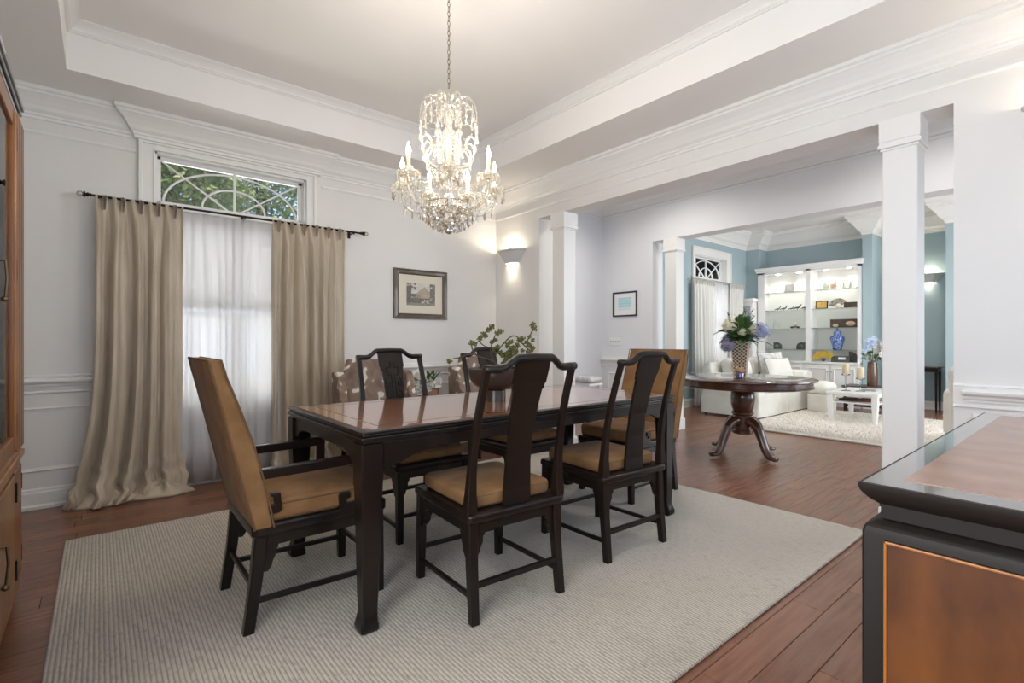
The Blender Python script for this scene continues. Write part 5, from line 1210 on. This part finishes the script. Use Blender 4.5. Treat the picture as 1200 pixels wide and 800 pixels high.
M['figg'] = mat('pale_green_glaze', (.42, .52, .38), .35, noise=(.70, .72, .62), nscale=30); M['figr'] = mat('russet_glaze', (.50, .22, .16), .4, noise=(.75, .68, .58), nscale=30)
for y, m, lb, k in ((3.31, 'figg', 'squat pale green figurine, leftmost on the top right shelf', 0), (3.19, 'figr', 'russet and white figurine, second on the top right shelf', 1), (3.03, 'figg', 'slim pale green figurine, third on the top right shelf', 2), (2.93, 'figg', 'slim pale green figurine, last on the top right shelf', 3)):
    t = put('figurine', lb, 'figurine', y, 2.056, 'small figurines on the top right shelf')
    if k < 2: MB().slab(.10, .05, 0, .10, .015, .012).build('body', m, t, smooth='all'); MB().ball((-.02+.05*k, 0, .125), .026, 10, 8).build('head', m, t, smooth='all'); MB().tube([(.03, 0, .08), (.05-.09*k, 0, .14)], [.014, .006], 6).build('raised_arm', m, t, smooth='all')
    else: MB().lathe([(.028, 0), (.034, .01), (.024, .05), (.028, .08), (.020, .115), (.010, .13)], 12).build('robe', m, t, smooth='all'); MB().ball((0, 0, .145), .017, 10, 8).build('head', m, t, smooth='all'); MB().tube([(.012, 0, .09), (.026, 0, .17)], [.006, .004], 6).build('staff', m, t)
t = put('gold_panel', 'small framed gold picture at the left of the second right shelf', 'picture frame', 3.385, 1.716)
b = MB(); b.T = rotx(math.radians(-8)); b.box(-.10, -.006, 0, .10, .006, .145); b.build('frame', 'black', t, bevel=.002); b = MB(); b.T = rotx(math.radians(-8)); b.box(-.082, -.008, .016, .082, -.006, .129); b.build('gold_sheet', 'gold', t)
def fan(name, label, y, z, r, m, m2, tilt=0, n=15, x=SXp):
    t = put(name, label, 'fan', y, z, x=x); b = MB(); c = MB()
    for k in range(n):
        a0, a1 = math.radians(200-tilt-k*220/n*.62-32), math.radians(200-tilt-(k+1)*220/n*.62-32); am = (a0+a1)/2
        def q(a, rr, d): return (rr*math.cos(a), d, rr*math.sin(a)+.01)
        b.add([q(a0, r*.42, 0), q(am, r*.42, -.006), q(am, r, -.012), q(a0, r, 0)], [(0, 1, 2, 3)]); b.add([q(am, r*.42, -.006), q(a1, r*.42, 0), q(a1, r, 0), q(am, r, -.012)], [(0, 1, 2, 3)])
        c.bar(q(am, 0, .002), q(am, r*.5, .002), .004, .003)
    b.build('leaf', m, t); c.build('sticks', m2, t); return t
M['fanp'] = mat('brown_white_fan_paper', (.16, .13, .11), .6, noise=(.70, .66, .58), nscale=28)
fan('folding_fan', 'brown and white open fan on the second right shelf', 3.12, 1.72, .16, 'fanp', 'stem')
o = MB().lathe([(.001, 0), (.025, 0), (.038, .03), (.032, .06), (.018, .075), (.018, .08), (.001, .08)], 14).build('small_pot', 'cream', None, smooth=True, loc=(SXp-.06, 3.10, 1.716)); tag(o, 'small cream pot in front of the brown and white fan', 'pot')
t = put('carved_box', 'long carved brown box at the right of the second right shelf', 'box', 2.90, 1.716); MB().box(-.125, -.04, 0, .125, .04, .095).build('body', 'stem', t, bevel=.003)
for k in range(3): MB().box(-.11+.075*k, -.044, .02, -.045+.075*k, -.04, .075).build('carved_panel', 'framewood', t)
t = put('lacquer_panel', 'dark lacquer panel with peach-coloured shapes standing on the third right shelf', 'plaque', 3.05, 1.373, x=SXp+.06)
MB().box(-.215, -.008, 0, .215, .008, .15).build('board', 'framewood', t, bevel=.002)
M['peach'] = mat('peach_relief', (.72, .42, .28), .5, noise=(.80, .58, .44), nscale=30)
for cx_, w, m in ((.10, .075, 'peach'), (-.13, .045, 'candle')): MB().ball((cx_, -.008, .07 if m == 'peach' else .04), 1, 14, 8, sz=.042 if m == 'peach' else .03, sx=w, sy=.01).build('relief', m, t, smooth='all')
t = put('ginger_jar', 'blue and white lidded ginger jar on the fourth right shelf', 'jar', 3.12, .981, x=SXp-.05)
JP = [(.001, 0), (.062, 0), (.068, .01), (.078, .06), (.100, .14), (.112, .19), (.108, .225), (.080, .25), (.052, .255), (.052, .268), (.001, .268)]
o = MB().lathe(JP, 32).build('jar_body', 'porcel', t, smooth='all')
o2 = MB().lathe([(.056, .262), (.062, .270), (.060, .305), (.045, .33), (.012, .342), (.010, .352), (.020, .362), (.014, .378), (.001, .385)], 24).build('lid', 'porcel', t, smooth='all')
def porcelain():
    m = M['porcel']; N = m.node_tree.nodes; L = m.node_tree.links; tc = N.new('ShaderNodeTexCoord'); n = N.new('ShaderNodeTexNoise'); n.inputs['Scale'].default_value = 22; n.inputs['Distortion'].default_value = 2.5
    L.new(tc.outputs['Object'], n.inputs['Vector']); r = N.new('ShaderNodeValToRGB'); r.color_ramp.interpolation = 'CONSTANT'; e = r.color_ramp.elements; e[0].color = (.02, .07, .32, 1); e[1].position = .54; e[1].color = (.55, .65, .82, 1); x = e.new(.60); x.color = (.05, .14, .45, 1)
    L.new(n.outputs[0], r.inputs[0]); L.new(r.outputs[0], N['Principled BSDF'].inputs['Base Color'])
porcelain()
fan('folding_fan', 'large yellow open fan on the bookcase counter', 3.31, .766, .19, 'yel', 'stem', x=SXp-.12)
t = put('picture_book', 'dark flat book with a white label beside the yellow fan', 'book', 3.06, .766, x=SXp-.10); b = MB(); b.T = rotx(math.radians(-10)); b.box(-.14, -.01, 0, .14, .01, .11); b.build('cover', 'darkst', t, bevel=.002); b = MB(); b.T = rotx(math.radians(-10)); b.box(-.03, -.0125, .045, .08, -.0105, .085); b.build('label', 'white', t)
t = put('quarter_plaque', 'dark quarter-round plaque at the right end of the bookcase counter', 'plaque', 2.87, .766); MB().prism([(-.085, 0)]+[(-.085+.16*math.sin(a), .19*math.cos(a)) for a in [PI/2*k/8 for k in range(9)]], 'y', -.014, .014).build('plate', 'darkst', t, bevel=.003)
# unseen recessed lights added to brighten the foyer and living room
for nm, x, y, z, pw, lb in (('foyer', 4.75, 3.4, 3.3, 44, 'added ceiling light in the foyer near the seascape wall'), ('foyer', 4.75, .9, 3.3, 44, 'added ceiling light in the foyer near the camera side'), ('living', 8.3, 3.3, 3.25, 40, 'added ceiling light in the living room over the sofa'), ('living', 8.3, 1.2, 3.25, 40, 'added ceiling light in the living room over the rug')):
    t = thing('added_downlight', lb, 'ceiling light', (x, y, z)); MB().lathe([(.05, -.001), (.085, -.001), (.085, -.010), (.06, -.012), (.05, -.001)], 24).build('trim_ring', 'white', t, smooth=True)
    MB().lathe([(.001, -.001), (.05, -.001), (.05, -.004), (.001, -.004)], 20).build('lens', 'lamp', t)
    l = lamp('added_ceiling_spot', 'SPOT', (0, 0, -.02), pw, (1, .95, .88), shadow_soft_size=.05, spot_size=math.radians(150), spot_blend=.7); l.parent = t
